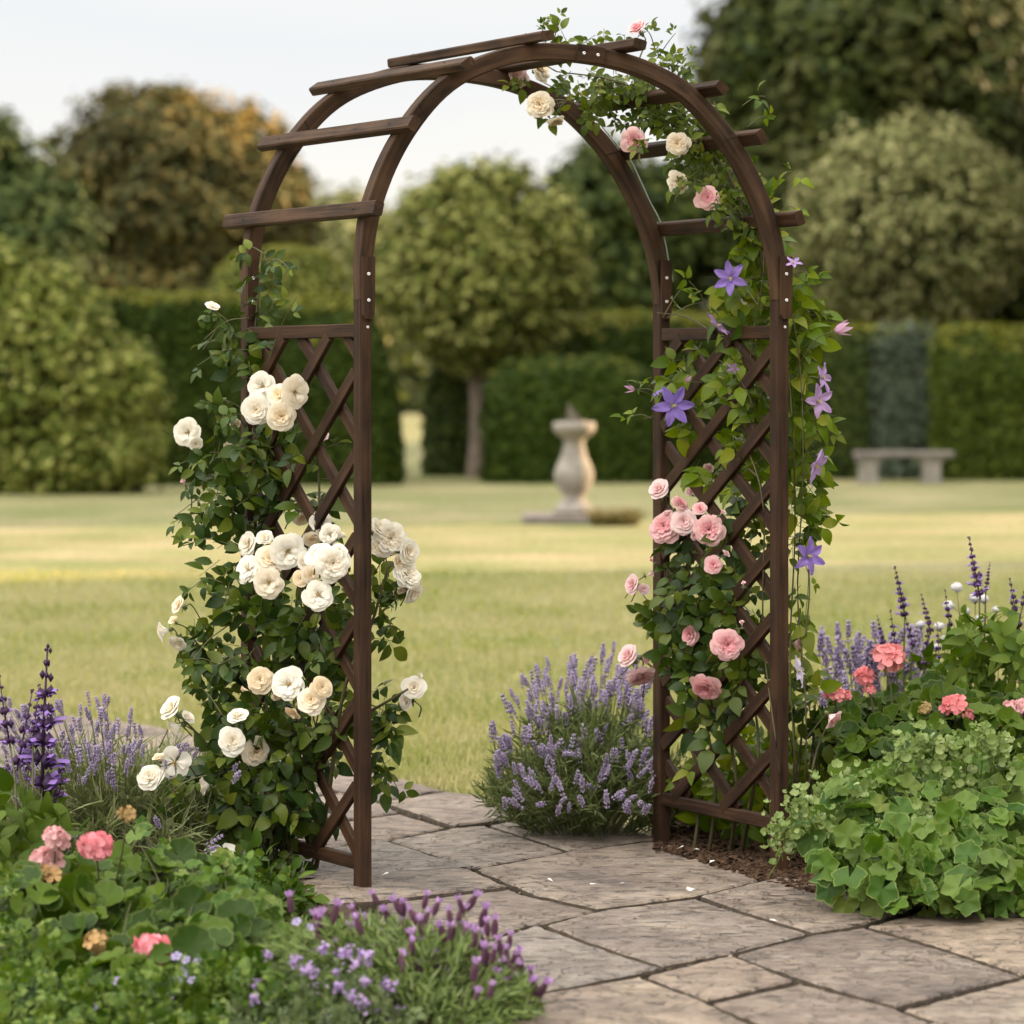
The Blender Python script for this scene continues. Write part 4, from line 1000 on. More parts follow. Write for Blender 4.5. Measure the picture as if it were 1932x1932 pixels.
# ------------------------------------------------------------------ leaves in masses
leafA = leaf_tpl(5, .62, fold=.22, curl=.22, base=.8)
leafB = leaf_tpl(5, .68, fold=.10, curl=.35, base=.75, wav=.12)
leafC = leaf_tpl(5, .50, fold=.30, curl=.10, base=.8)
leafP = leaf_tpl(6, .56, fold=.25, curl=.28, base=.62)           # pointed, broad at the stalk
leafN = leaf_tpl(4, .30, fold=.3, curl=.2, base=.9)
def compound(n, L, tpl):
    """leaflet offsets of a compound leaf along local Y (unit = leaflet length)"""
    if n == 5: return [((0, 1.15), 0, 1.0), ((.08, .85), -62, .85), ((-.08, .85), 62, .85), ((.07, .35), -68, .68), ((-.07, .35), 68, .68)]
    return [((0, .75), 0, 1.0), ((.06, .6), -66, .82), ((-.06, .6), 66, .82)]
def place_leaves(mb, T, tdir, ndir, size, tpls, comp=5, mat=0, stalk=None):
    n_ = len(T); R = frame(tdir, ndir); size = np.broadcast_to(size, (n_,)) * rng.uniform(.7, 1.25, n_)
    which = rng.integers(0, len(tpls), n_)
    for (ox, oy), ang, sc_ in compound(comp, 1, None):
        a = np.radians(ang + rng.normal(0, 10, n_)); c, s_ = np.cos(a), np.sin(a)
        L = np.zeros((n_, 3, 3)); tw = rng.normal(0, .25, n_)
        L[:, 0, 0] = c; L[:, 1, 0] = s_; L[:, 0, 1] = -s_; L[:, 1, 1] = c; L[:, 2, 2] = 1
        ct, st_ = np.cos(tw), np.sin(tw); Q = np.zeros((n_, 3, 3)); Q[:, 0, 0] = ct; Q[:, 0, 2] = st_; Q[:, 1, 1] = 1; Q[:, 2, 0] = -st_; Q[:, 2, 2] = ct
        RR = R @ L @ Q
        tip = R @ np.array([ox, oy, -.1 * oy * oy])
        TT = T + tip * size[:, None]
        keep = rng.random(n_) > .10
        for k, tp in enumerate(tpls):
            m_ = (which == k) & keep
            mb.inst(tp, RR[m_], TT[m_], size[m_] * sc_ * rng.uniform(.85, 1.15, m_.sum()), mat)
    if stalk is not None:
        for i in range(n_):
            e = T[i] + R[i] @ np.array([0, 1.2, -.14]) * size[i]
            tube(stalk, [T[i], (T[i] + e) / 2, e], .0011, .0007, 3)
def ell(px, py, rx, ry, n, d, dd):
    a = rng.uniform(0, 6.28, n); q = np.sqrt(rng.random(n))
    X = px + rx * q * np.cos(a); Y = py + ry * q * np.sin(a); D = d + rng.uniform(-dd, dd, n)
    return np.stack([(X - 966) * D / F, D, H - (Y - HZ) * D / F], 1), np.stack([np.cos(a) * q, -np.sin(a) * q], 1)
def mass(mb, blobs, size, tpls, comp=5, droop=.5, face=.75, mat=0, stalk=None, k=1.0):
    for px, py, rx, ry, n_, d, dd in blobs:
        n_ = max(1, int(round(n_ * k)))
        T, o2 = ell(px, py, rx, ry, n_, d, dd)
        out_ = np.stack([o2[:, 0], np.full(n_, -.25), o2[:, 1]], 1)
        t_ = nrm(out_ * .7 + np.array([0, -.15, -droop]) + rv(n_) * .55)
        nn_ = nrm(np.array([0, -face, .55]) + out_ * .3 + rv(n_) * .42)
        place_leaves(mb, T - t_ * size * .6, t_, nn_, size, tpls, comp, mat, stalk)
def twig(mb, a, b, r=.0022, r1=.0012, bend=.25):
    a, b = np.asarray(a, float), np.asarray(b, float); l = np.linalg.norm(b - a)
    m_ = (a + b) / 2 + rv(1)[0] * l * bend * .35 + np.array([0, 0, l * bend * .5])
    tube(mb, catmull([a, m_, b], 8), r, r1, 4)
def d_left(px, py):   # depth of the left lattice along px
    return float(np.clip(np.interp(px, [470, 684], [9.785, 9.186]), 9.15, 9.85))
def d_right(px, py):
    return float(np.interp(px, [1248, 1470], [10.09, 9.50]))

# ================================================================== cream climbing rose on the left side
rose = thing('climbing_rose', G(540, 1668), 'white and cream climbing rose with dark green leaves covering the left side of the arch', 'climbing rose')
dfl = lambda px, py: d_left(px, py) - .10 - .24 * float(np.interp(py, [960, 1090], [0, 1])) - (.10 if px < 470 and py > 1300 else 0) if px < 690 else 9.36
A_ = [(494,728,27,'w','open','f',-.12),(526,746,23,'c','cup','f',-.14),(558,740,31,'c','open','fr',-.10),(484,773,28,'w','cup','f',-.16),(531,785,27,'c','cup','f',-.14),
 (353,816,27,'w','open','fl'),(369,836,16,'w','half','dr'),(400,582,17,'w','half','u'),(430,775,17,'c','half','dl'),(441,797,14,'c','half','d'),(438,845,19,'c','half','dl'),(348,912,10,'l','bud','ul'),
 (607,825,15,'l','half','u',.12),(598,842,12,'w','half','ur',.12),(568,972,23,'c','half','d',.15),(606,985,22,'w','open','fr',.15),(590,1012,22,'c','half','d',.15),(622,1008,20,'w','open','fr',.12),
 (474,1030,28,'w','half','l'),(500,1018,20,'w','half','u'),(510,1056,28,'c','cup','f',-.04),(543,1041,34,'w','open','f'),(466,1074,28,'w','open','fl',-.02),(507,1099,29,'c','open','f',-.05),
 (575,1064,25,'w','half','fr'),(567,1092,19,'a','half','f',-.02),(603,1048,27,'w','ros','f'),(628,1063,33,'w','ros','fr',-.02),(601,1122,29,'w','open','f',-.05),(585,1085,18,'c','cup','fr',-.02),(640,1042,18,'w','half','u'),
 (708,1000,26,'w','half','ur'),(736,1016,33,'w','ros','fr'),(764,1042,29,'w','half','fr'),(770,1084,30,'w','ros','fr'),(774,1116,25,'w','half','dr'),(750,1062,18,'c','half','fr'),(716,1030,20,'c','cup','f'),(756,1108,16,'c','half','dr'),
 (341,1143,21,'c','half','ul'),(312,1190,23,'w','half','l'),(337,1208,21,'w','half','d'),(329,1172,13,'a','half','ul'),
 (491,1283,25,'a','cup','f',-.03),(543,1290,32,'w','open','f'),(606,1297,22,'a','cup','fr'),(587,1322,26,'c','cup','f',-.03),(555,1341,19,'a','half','d'),(466,1302,11,'a','bud','l'),(520,1311,13,'c','half','d'),(573,1301,9,'a','bud','r'),
 (328,1342,30,'w','half','ul'),(352,1357,17,'w','half','ur'),(335,1372,26,'w','half','dl'),(449,1357,24,'w','half','u'),(438,1398,27,'w','cup','f',-.03),(483,1418,27,'c','cup','f',-.03),
 (328,1440,32,'w','single','f'),(283,1466,25,'w','cup','fl'),(300,1432,15,'a','half','ul'),(390,1482,22,'w','half','dl'),(425,1613,29,'w','single','u'),
 (781,1299,27,'w','half','fr'),(771,1322,20,'w','half','dl'),(786,1278,11,'w','bud','ur'),
 (640,1012,16,'w','half','ur',.1),(470,1500,12,'w','half','d',.1)]
bl = blooms(rose, A_, dfl, scale=1.10)
cb = MB(); lf = MB(); st = MB()
# canes
roots = [(505,1672),(540,1690),(560,1668),(590,1660),(475,1660),(520,1650)]
tops = [[(500,1500),(520,1330),(480,1100),(470,850),(480,640),(497,470)], [(560,1520),(585,1320),(560,1130),(600,980),(598,830)], [(530,1500),(500,1300),(520,1080),(500,900),(520,760)],
        [(620,1500),(650,1300),(700,1180),(735,1060)], [(440,1520),(400,1420),(340,1350)], [(560,1500),(640,1380),(720,1330),(770,1300)]]
canes = []
for (rx, ry), tp in zip(roots, tops):
    pts = [G(rx, ry) + [0, 0, -.02]] + [P(x, y, d_left(x, y) + .02 + rng.uniform(-.03, .05)) for x, y in tp]
    c_ = catmull(pts, 40); canes.append(c_); tube(cb, c_, .0075, .003, 6)
for k in range(9):
    x0 = rng.uniform(470, 600); x1 = x0 + rng.uniform(-70, 60)
    c_ = catmull([G(x0, 1665), P(x0 + rng.uniform(-30, 30), 1560, d_left(x0, 0) - .06), P(x1, 1420, d_left(x1, 0) - .04), P(x1 + rng.uniform(-40, 40), 1280, d_left(x1, 0))], 20)
    canes.append(c_); tube(cb, c_, .0045, .002, 5)
allc = np.vstack(canes)
for c, n_ in bl:
    twig(st, c + np.array([-n_[0] * .05 + rng.normal(0, .02), .10, -rng.uniform(.05, .11)]), c, .0022, .0016)
blobs = [ # px, py, rx, ry, n, d, dd
 (496,480,20,26,3,9.7,.03),(492,540,30,42,7,9.7,.04),(450,620,62,40,9,9.7,.05),(520,600,30,30,5,9.72,.05),(405,660,34,30,5,9.65,.04),(470,700,45,50,16,9.7,.06),
 (455,800,60,70,26,9.62,.08),(420,870,70,50,20,9.62,.08),(505,860,60,70,30,9.62,.08),(560,830,40,50,10,9.6,.1),(610,870,35,40,9,9.5,.1),(375,960,40,40,7,9.65,.05),(420,950,55,50,22,9.62,.07),
 (510,950,45,70,26,9.68,.06),(590,960,50,50,16,9.6,.08),(425,1060,35,60,16,9.6,.07),(470,1130,60,50,34,9.52,.08),(560,1150,90,45,42,9.42,.08),(630,1130,40,50,18,9.4,.08),
 (520,1210,95,60,64,9.46,.09),(620,1200,55,60,38,9.36,.07),(410,1180,45,40,13,9.55,.06),(380,1250,35,40,9,9.6,.05),(440,1290,60,50,34,9.5,.08),(540,1370,100,50,60,9.42,.08),(615,1340,45,60,26,9.34,.07),
 (400,1340,50,45,18,9.55,.06),(510,1450,110,50,70,9.42,.09),(575,1430,50,50,24,9.36,.07),(430,1460,60,50,30,9.5,.07),(500,1530,110,45,56,9.43,.09),(560,1510,40,40,14,9.40,.07),(440,1560,60,40,18,9.48,.06),
 (520,1600,70,35,22,9.45,.06),(360,1500,50,30,10,9.52,.05),(320,1520,40,22,6,9.5,.04),
 (722,1130,24,50,14,9.42,.06),(735,1200,25,30,7,9.42,.05),(728,1320,34,45,16,9.4,.05),(735,1430,22,50,8,9.4,.04),(712,1390,16,40,7,9.38,.04)]
mass(lf, blobs, .058, (leafA, leafB, leafC), 5, stalk=st, k=.44)
# long arms of leaves at the outline
arms = [[(500,480),(450,480)],[(500,500),(545,505)],[(470,600),(385,640)],[(470,660),(372,690)],[(470,780),(390,760)],[(440,860),(340,875)],[(430,930),(335,970)],[(430,960),(328,985)],[(440,1030),(345,1030)],[(420,1100),(360,1110)],
        [(430,1180),(345,1275)],[(430,1270),(345,1245)],[(420,1350),(360,1290)],[(400,1460),(300,1520)],[(700,1330),(745,1380)],[(700,1420),(752,1492)],[(690,1120),(755,1215)],[(500,700),(560,560)],[(450,640),(395,585)],[(440,900),(352,918)]]
for a, b in arms:
    A, B = P(*a, dfl(*a)), P(*b, dfl(*b) - .02); m_ = (A + B) / 2 + [0, 0, .02]
    c_ = catmull([A, m_, B], 10); tube(st, c_, .002, .0011, 4)
    q = c_[2::2]; t_ = nrm(np.gradient(c_, axis=0))[2::2]
    place_leaves(lf, q, nrm(t_ * .6 + rv(len(q)) * .5 + [0, 0, -.25]), nrm(np.array([0, -.6, .7]) + rv(len(q)) * .35), .038, (leafA, leafC), 3)
lf.build('foliage', m_rose_leaf, rose); cb.build('cane', m_cane, rose); st.build('twig', m_stem, rose)

# ================================================================== pink rose on the right side
prose = thing('climbing_rose', G(1350, 1640), 'pink climbing rose with full rosette blooms on the lower right side of the arch', 'climbing rose')
dfr = lambda px, py: d_right(px, py) - .13
B_ = [(1247,928,25,'l','half','ul'),(1283,950,17,'p','cup','u'),(1253,994,30,'p','ros','fl',-.03),(1290,985,24,'l','cup','f'),(1338,999,29,'p','ros','f',-.03),(1321,963,17,'p','half','u'),(1330,937,16,'l','half','ur',.2),(1328,903,17,'l','half','u',.2),(1338,880,12,'l','half','d',.2),(1305,930,12,'l','half','u',.2),(1265,965,12,'l','bud','dl'),
 (1346,1066,17,'p','cup','f'),(1198,1105,22,'l','half','l'),(1222,1085,11,'l','bud','ur'),(1215,1110,13,'l','half','d'),(1302,1197,21,'p','cup','fl',-.03),(1373,1217,30,'p','ros','f',-.05),(1331,1299,30,'p','ros','d',-.06),(1190,1242,27,'l','half','ul'),(1208,1278,29,'l','ros','d'),(1216,1240,14,'p','half','fr'),
 (1568,1353,23,'l','half','dr',-.1),(1500,1215,17,'l','half','r',.2),(1368,1046,10,'l','half','ur'),(1403,1104,8,'l','bud','u'),(1232,1060,8,'p','bud','ul'),(1270,1150,8,'p','bud','l'),(1400,1180,9,'l','bud','ur'),(1280,1300,9,'l','bud','dl'),(1310,1010,10,'l','half','d'),(1360,970,9,'l','bud','ur')]
bl = blooms(prose, B_, dfr, scale=1.12)
cb = MB(); lf = MB(); st = MB(); canes = []
for x0, pts_ in ((1340, [(1350,1480),(1330,1330),(1350,1200),(1300,1080),(1290,990)]), (1380, [(1390,1500),(1380,1380),(1400,1250),(1380,1100),(1350,1000)]), (1310, [(1320,1480),(1280,1350),(1240,1270),(1205,1240)]), (1400, [(1420,1500),(1430,1380),(1400,1200),(1410,1050)]), (1520, [(1525,1500),(1540,1420),(1560,1370)])):
    c_ = catmull([G(x0, 1640) + [0, .15, -.02]] + [P(x, y, d_right(x, y) + .06) for x, y in pts_], 30); canes.append(c_); tube(cb, c_, .006, .0025, 6)
allc = np.vstack(canes)
for c, n_ in bl:
    twig(st, c + np.array([-n_[0] * .05 + rng.normal(0, .02), .10, -rng.uniform(.04, .09)]), c, .0022, .0015)
blobs = [(1290,1060,40,40,15,9.97,.08),(1370,1050,50,45,20,9.8,.1),(1330,1130,70,45,36,9.85,.1),(1300,1180,50,45,26,9.9,.08),(1390,1160,50,50,30,9.75,.09),(1330,1240,70,50,42,9.82,.1),(1400,1250,45,50,26,9.72,.08),(1340,1310,60,45,24,9.8,.07),(1260,1210,30,40,9,10.0,.04),(1355,1360,30,40,10,9.76,.04),
 (1222,1150,18,25,4,10.02,.03),(1320,1010,40,30,8,9.98,.05),(1415,1000,30,60,10,9.75,.06),(1520,1330,35,60,12,9.7,.1),(1545,1390,30,40,7,9.65,.06)]
mass(lf, blobs, .055, (leafA, leafB), 5, stalk=st, k=.66)
lf.build('foliage', m_rose_leaf, prose); cb.build('cane', m_cane, prose); st.build('twig', m_stem, prose)

# ================================================================== rose over the crown of the arch
trose = thing('climbing_rose', P(1200, 160, 9.7), 'rose with few pink and blush blooms over the top right curve of the arch', 'climbing rose')
dft = lambda px, py: float(np.interp(px, [960, 1480], [9.86, 9.62]))
C_ = [(1205,57,21,'p','half','ul',-.05),(972,143,23,'l','ros','fl',.1),(1020,128,25,'c','ros','ur',.1),(1018,198,25,'c','ros','f'),(1049,230,15,'c','ros','d'),(1196,265,22,'p','ros','fl',-.1),(1278,272,21,'c','ros','f',-.1),(1280,343,20,'c','ros','fr',-.1),(1335,373,22,'p','ros','f',-.1)]
bl = blooms(trose, C_, dft, scale=1.2)
cb = MB(); lf = MB(); st = MB(); canes = []
for pts_ in ([(1440,520),(1425,420),(1390,330),(1330,250),(1250,190),(1150,150),(1050,135)], [(1450,520),(1440,400),(1400,300),(1340,215),(1270,160),(1190,110),(1110,95),(1040,80)], [(1430,480),(1380,340),(1310,260),(1230,215),(1140,185),(1070,190)], [(1400,420),(1350,300),(1280,220),(1240,190)]):
    c_ = catmull([P(x, y, dft(x, y) + rng.uniform(-.06, .06)) for x, y in pts_], 30); canes.append(c_); tube(cb, c_, .0045, .002, 5)
allc = np.vstack(canes)
for c, n_ in bl:
    q = c + np.array([.02, .0, .03]); j = np.argmin(np.linalg.norm(allc - q, axis=1)); twig(st, allc[j], c, .0022, .0015)
blobs = [(1060,75,50,16,8,9.75,.08),(1150,70,40,12,4,9.7,.06),(1110,150,60,22,26,9.8,.1),(1180,165,60,28,34,9.78,.1),(1245,190,55,35,34,9.76,.1),(1120,200,45,24,14,9.82,.08),(1300,230,50,40,30,9.74,.1),(1340,290,45,45,34,9.72,.1),(1270,130,30,30,10,9.7,.06),(1215,215,40,22,12,9.78,.08),
 (1380,340,40,45,26,9.7,.08),(1250,100,26,30,6,9.68,.05),(1400,400,30,45,18,9.68,.06),(1160,225,16,16,3,9.8,.03),(1270,300,20,20,4,9.72,.04)]
blobs += [(1040,205,22,20,3,9.84,.02),(1215,262,16,16,3,9.62,.02),(1300,268,18,16,4,9.62,.02),(1296,345,18,16,4,9.6,.02),(1355,378,20,18,5,9.56,.02),(985,150,22,14,3,9.95,.02),(1330,200,40,20,8,9.7,.05),(1425,450,26,40,12,9.66,.06),(1360,260,30,30,10,9.66,.05)]
mass(lf, blobs, .035, (leafA, leafC), 5, stalk=st, k=1.0)
for a, b in [([1030,80],[1012,48]),([1045,78],[1050,32]),([1240,110],[1275,62]),([1270,130],[1300,100]),([1235,90],[1210,50])]:
    A, B = P(*a, 9.7), P(*b, 9.68); c_ = catmull([A, (A + B) / 2 + [.005, 0, .01], B], 8); tube(st, c_, .0018, .0009, 4)
    q = c_[3::2]; place_leaves(lf, q, nrm(np.array([.2, -.2, .7]) + rv(len(q)) * .6), nrm(np.array([0, -.7, .5]) + rv(len(q)) * .4), .024, (leafC,), 3)
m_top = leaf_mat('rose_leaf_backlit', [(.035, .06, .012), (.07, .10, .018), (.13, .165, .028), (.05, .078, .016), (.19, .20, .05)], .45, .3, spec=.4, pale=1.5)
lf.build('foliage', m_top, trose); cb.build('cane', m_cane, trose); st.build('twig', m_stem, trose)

# ================================================================== clematis on the upper right side
clem = thing('clematis', G(1475, 1660) + [0, .3, 0], 'purple flowered clematis with light green leaves climbing the right side of the arch', 'clematis')
m_clp = petal_mat('clematis_petal', (.27, .19, .60), (.36, .22, .60), trans=.3)
m_cll = petal_mat('lilac_petal', (.46, .30, .62), (.52, .34, .58), trans=.3)
m_clw = petal_mat('pale_lilac_petal', (.62, .56, .72), (.66, .58, .70), trans=.3)
m_clk = petal_mat('mauve_pink_petal', (.58, .34, .50), (.60, .36, .50), trans=.3)
def clem_mesh(name, mat, n, seed, closed=0.0):
    rd = random.Random(seed); mb = MB()
    for k in range(n):
        phi = 2 * math.pi * k / n + rd.uniform(-.1, .1); V = []; fs = []
        droop = rd.uniform(-.15, .22) + closed
        c, s_ = math.cos(phi), math.sin(phi); tw = rd.uniform(-.15, .15)
        for i in range(8):
            t = i / 7; w = .225 * math.sin(math.pi * min(1, t ** .8 * .97 + .02)) ** .75 + .012
            for j in range(5):
                q = -1 + j / 2
                r = .05 + .95 * t * (1 - .5 * closed); h = .10 * math.sin(t * 2.2) + droop * t * t * (1 if closed == 0 else 1.1) + .09 * abs(q) * w * 3 - .02 * (j == 2)
                V.append((c * r - s_ * (q * w + tw * t), s_ * r + c * (q * w + tw * t), h + .055 * math.sin(6 * t + 2.5 * q + k) - .05 * (j == 2) * t))
        for i in range(7):
            for j in range(4): a = i * 5 + j; fs.append((a, a + 1, a + 6, a + 5))
        mb.add(V, fs, 0)
    for k in range(30):
        a = rd.uniform(0, 6.28); r = rd.uniform(.03, .15); h = rd.uniform(.12, .24); c, s_ = math.cos(a), math.sin(a)
        mb.add([(c * .04 - s_ * .012, s_ * .04 + c * .012, .02), (c * .04 + s_ * .012, s_ * .04 - c * .012, .02), (c * r + s_ * .018, s_ * r - c * .018, h), (c * r - s_ * .018, s_ * r + c * .018, h)], [(0, 1, 2, 3)], 1)
    V, fs = ICO3; mb.add(V * [.07, .07, .06] + [0, 0, .08], fs, 1)
    return mb.mesh(name, [mat, m_ltstam])
CM = {'v': clem_mesh('clematis_violet', m_clp, 6, 1), 'v5': clem_mesh('clematis_violet_five', m_clp, 5, 2), 'i': clem_mesh('clematis_lilac', m_cll, 5, 3), 'w': clem_mesh('clematis_pale', m_clw, 5, 4), 'k': clem_mesh('clematis_mauve', m_clk, 4, 5, .9)}
dcl = lambda px, py: d_right(px, py) - .10 if px < 1480 else 9.44
fl_ = [(1378,525,31,'v','f'),(1353,617,30,'i','ur'),(1270,765,37,'v','f'),(1383,693,13,'i','d'),(1550,712,28,'i','r'),(1543,757,31,'i','fr'),(1575,624,24,'k','r'),(1537,878,34,'i','dr'),(1524,1049,34,'v','fr'),(1505,1266,30,'w','r'),(1497,497,16,'i','u'),(1310,785,0,'v','f'),(1197,735,14,'k','l'),(1243,742,12,'v','ul'),(1295,720,10,'k','ur')]
cpos = []
for px, py, r, k, fc in fl_:
    if r == 0: continue
    d = dcl(px, py) - (.06 if px < 1480 else 0); n_ = nrm(np.array(FACE[fc]) + rng.normal(0, .1, 3)); c = P(px, py, d); s = r * d / F * 1.1
    obj_of(CM[k], 'clematis_flower', clem, mat4(frame_z(n_, np.array(rng.uniform(0, 6.28))), c, s)); cpos.append(c - n_ * .1 * s)
cb = MB(); lf = MB(); st = MB(); canes = []
for pts_ in ([(1500,1480),(1490,1250),(1500,1000),(1495,800),(1480,650),(1455,500),(1430,380),(1380,280)], [(1515,1500),(1520,1330),(1505,1120),(1515,900),(1510,700),(1490,560)], [(1470,1450),(1440,1200),(1440,950),(1400,800),(1420,650),(1440,520),(1440,440)], [(1430,900),(1340,820),(1270,780),(1215,790)], [(1440,700),(1360,640),(1300,600),(1240,590)], [(1420,760),(1320,720),(1270,680),(1250,640)], [(1520,1200),(1527,1120),(1526,1060)]):
    p0 = [G(1490, 1640) + [0, .25, 0]] if pts_[0][1] > 1400 else []
    c_ = catmull(p0 + [P(x, y, dcl(x, y) + rng.uniform(.03, .15)) for x, y in pts_], 34); canes.append(c_); tube(cb, c_, .003, .0014, 5)
for k in range(12):
    x0 = rng.uniform(1490, 1600); x1 = x0 + rng.uniform(-50, 30)
    c_ = catmull([G(x0, 1630) + [0, .2, 0], P(x0 - 5, 1540, 9.8), P((x0 + x1) / 2, 1440, 9.75), P(x1, 1330, 9.7)], 14); tube(cb, c_, .0035, .002, 4)
allc = np.vstack(canes)
for c in cpos:
    j = np.argmin(np.linalg.norm(allc - (c + [0, .03, -.05]), axis=1)); twig(st, allc[j], c, .0017, .0012)
blobs = [(1440,470,40,40,18,9.7,.06),(1400,540,40,40,12,9.72,.06),(1445,570,38,50,20,9.7,.07),(1420,640,50,45,22,9.72,.07),(1400,720,50,50,20,9.74,.08),(1430,790,40,60,24,9.72,.08),(1400,860,50,40,16,9.76,.08),(1320,680,50,40,9,9.95,.06),(1290,740,45,40,11,10.0,.06),(1310,800,50,40,12,9.96,.06),(1345,890,40,30,7,9.9,.06),
 (1510,540,28,40,14,9.62,.08),(1512,620,32,50,20,9.64,.08),(1510,700,30,50,18,9.66,.08),(1512,790,36,50,20,9.64,.08),(1520,860,36,40,14,9.64,.08),(1510,930,30,50,14,9.66,.07),(1520,980,36,30,9,9.64,.06),(1500,1050,14,50,5,9.7,.05),(1500,1150,14,50,5,9.7,.05),(1510,1180,14,20,2,9.6,.03),(1420,940,40,50,14,9.76,.08),(1430,420,36,40,14,9.7,.06),(1385,600,30,25,6,9.76,.05),
 (1520,1280,25,70,12,9.75,.1),(1530,1420,50,60,14,9.8,.1),(1560,1480,60,50,10,9.85,.1),(1380,1450,80,70,30,9.98,.1),(1330,1500,70,50,20,10.05,.08),(1430,1530,40,40,10,9.9,.06)]
mass(lf, blobs, .060, (leafP, leafP, leafA), 3, stalk=st, k=.95)
for a, b in [((1470,340),(1500,325)),((1455,380),(1465,360)),((1400,200),(1445,182)),((1410,240),(1448,220)),((1470,400),(1503,395)),((1490,520),(1535,520)),((1500,610),(1545,575)),((1230,790),(1180,790)),((1250,600),(1290,540)),((1260,600),(1330,570)),((1520,960),(1570,970)),((1520,810),(1565,815)),((1340,600),(1300,530)),((1470,520),(1385,540)),((1525,1060),(1520,1160)),((1245,750),(1200,735))]:
    A, B = P(*a, 9.66), P(*b, 9.64); c_ = catmull([A, (A + B) / 2 + [.004, 0, .012], B], 9); tube(st, c_, .0016, .0009, 4)
    q = c_[4::3]; t_ = nrm(np.gradient(c_, axis=0))[4::3]
    place_leaves(lf, q, nrm(t_ * .7 + rv(len(q)) * .45 + [0, 0, -.1]), nrm(np.array([0, -.6, .6]) + rv(len(q)) * .4), .038, (leafP,), 3)
lf.build('foliage', m_clem_leaf, clem); cb.build('vine', m_cane, clem); st.build('tendril', m_stem, clem)

# ================================================================== lavender, salvia
m_lav = leaf_mat('lavender_leaf', [(.13, .155, .070), (.18, .20, .095), (.24, .25, .13), (.15, .18, .075)], .6, .15, spec=.25, pale=1.2)
m_lavd = leaf_mat('dark_lavender_leaf', [(.080, .105, .042), (.12, .15, .058), (.17, .19, .085), (.095, .13, .045)], .6, .15, spec=.25, pale=1.2)
m_lf1 = petal_mat('lavender_floret', (.42, .33, .54), (.62, .52, .70), trans=.2)
m_lf2 = petal_mat('lavender_calyx', (.24, .19, .31), (.38, .32, .44), trans=.1)
m_sal = petal_mat('salvia_floret', (.26, .15, .46), (.42, .26, .62), trans=.22)
m_sald = petal_mat('salvia_calyx', (.045, .022, .06), (.10, .05, .12), trans=.1)
m_spd = petal_mat('spanish_lavender_scale', (.085, .032, .062), (.17, .075, .12), trans=.1)
m_spb = petal_mat('spanish_lavender_bract', (.42, .23, .50), (.56, .36, .62), trans=.3)
octa = (np.array([(1, 0, 0), (0, 1, 0), (-1, 0, 0), (0, -1, 0), (0, 0, 1.0), (0, 0, -1.0)]) , [(0, 1, 4), (1, 2, 4), (2, 3, 4), (3, 0, 4), (1, 0, 5), (2, 1, 5), (3, 2, 5), (0, 3, 5)], [0] * 8)
def lav_spike(name, seed, whorls=6, L=1.0):
    """upright spike of unit length along +Z"""
    rd = random.Random(seed); mb = MB(); tube(mb, [(0, 0, -.05), (0, 0, .5), (0, 0, .96)], .02, .012, 4, 2)
    zz = [.0] + [.30 + .7 * k / (whorls - 1) for k in range(whorls)]
    for wi, z in enumerate(zz):
        n_ = 7 if wi else 5; rr_ = (.11 if z < .85 else .06) * rd.uniform(.85, 1.15)
        for k in range(n_):
            a = 2 * math.pi * k / n_ + rd.uniform(-.3, .3); r = rr_ * rd.uniform(.7, 1.15)
            V = octa[0] * [.055, .055, .085 * rd.uniform(.8, 1.3)]
            mb.add(V + [math.cos(a) * r, math.sin(a) * r, z * .93 + rd.uniform(-.02, .02)], octa[1], 1 if rd.random() < .5 else 0)
            if rd.random() < .65:
                V = octa[0] * [.05, .05, .04]; mb.add(V + [math.cos(a) * r * 1.35, math.sin(a) * r * 1.35, z * .93 + .07], octa[1], 0)
    return mb.mesh(name, [m_lf1, m_lf2, m_stem])
LAV = [lav_spike('lavender_spike_mesh', s, w_) for s, w_ in ((1, 6), (2, 5), (3, 7), (4, 4))]
def mesh_parts(me):
    V = np.array([v.co[:] for v in me.vertices]); return V, [tuple(p.vertices) for p in me.polygons], [p.material_index for p in me.polygons]
LAV_PARTS = [mesh_parts(m_) for m_ in LAV]
def span_spike(name, seed):
    rd = random.Random(seed); mb = MB()
    for i in range(7):
        z = .05 + .10 * i
        for k in range(8):
            a = 2 * math.pi * (k + .5 * (i % 2)) / 8; r = .105 * math.sin(math.pi * (.18 + .68 * i / 6)) + .015
            mb.add(octa[0] * [.06, .06, .08] + [math.cos(a) * r, math.sin(a) * r, z], octa[1], 0)
    for k in range(5):
        a = 2 * math.pi * k / 5 + rd.uniform(-.3, .3); c, s_ = math.cos(a), math.sin(a); V = []
        o_ = rd.uniform(.08, .28)
        for i, (t, wd) in enumerate(((0, .05), (.12, .09), (.22, .10), (.30, .04))):
            r = .05 + o_ * t * 2.4
            for q in (-1, 0, 1): V.append((c * r - s_ * wd * q, s_ * r + c * wd * q, .66 + t - .03 * abs(q)))
        fs = [(i * 3 + j, i * 3 + j + 1, i * 3 + j + 4, i * 3 + j + 3) for i in range(3) for j in range(2)]
        mb.add(V, fs, 1)
    tube(mb, [(0, 0, -.6), (0, 0, -.2), (0, 0, .1)], .028, .028, 4, 2)
    return mb.mesh(name, [m_spd, m_spb, m_stem])
SPAN = [span_spike('spanish_spike_mesh', s) for s in (1, 2, 3)]
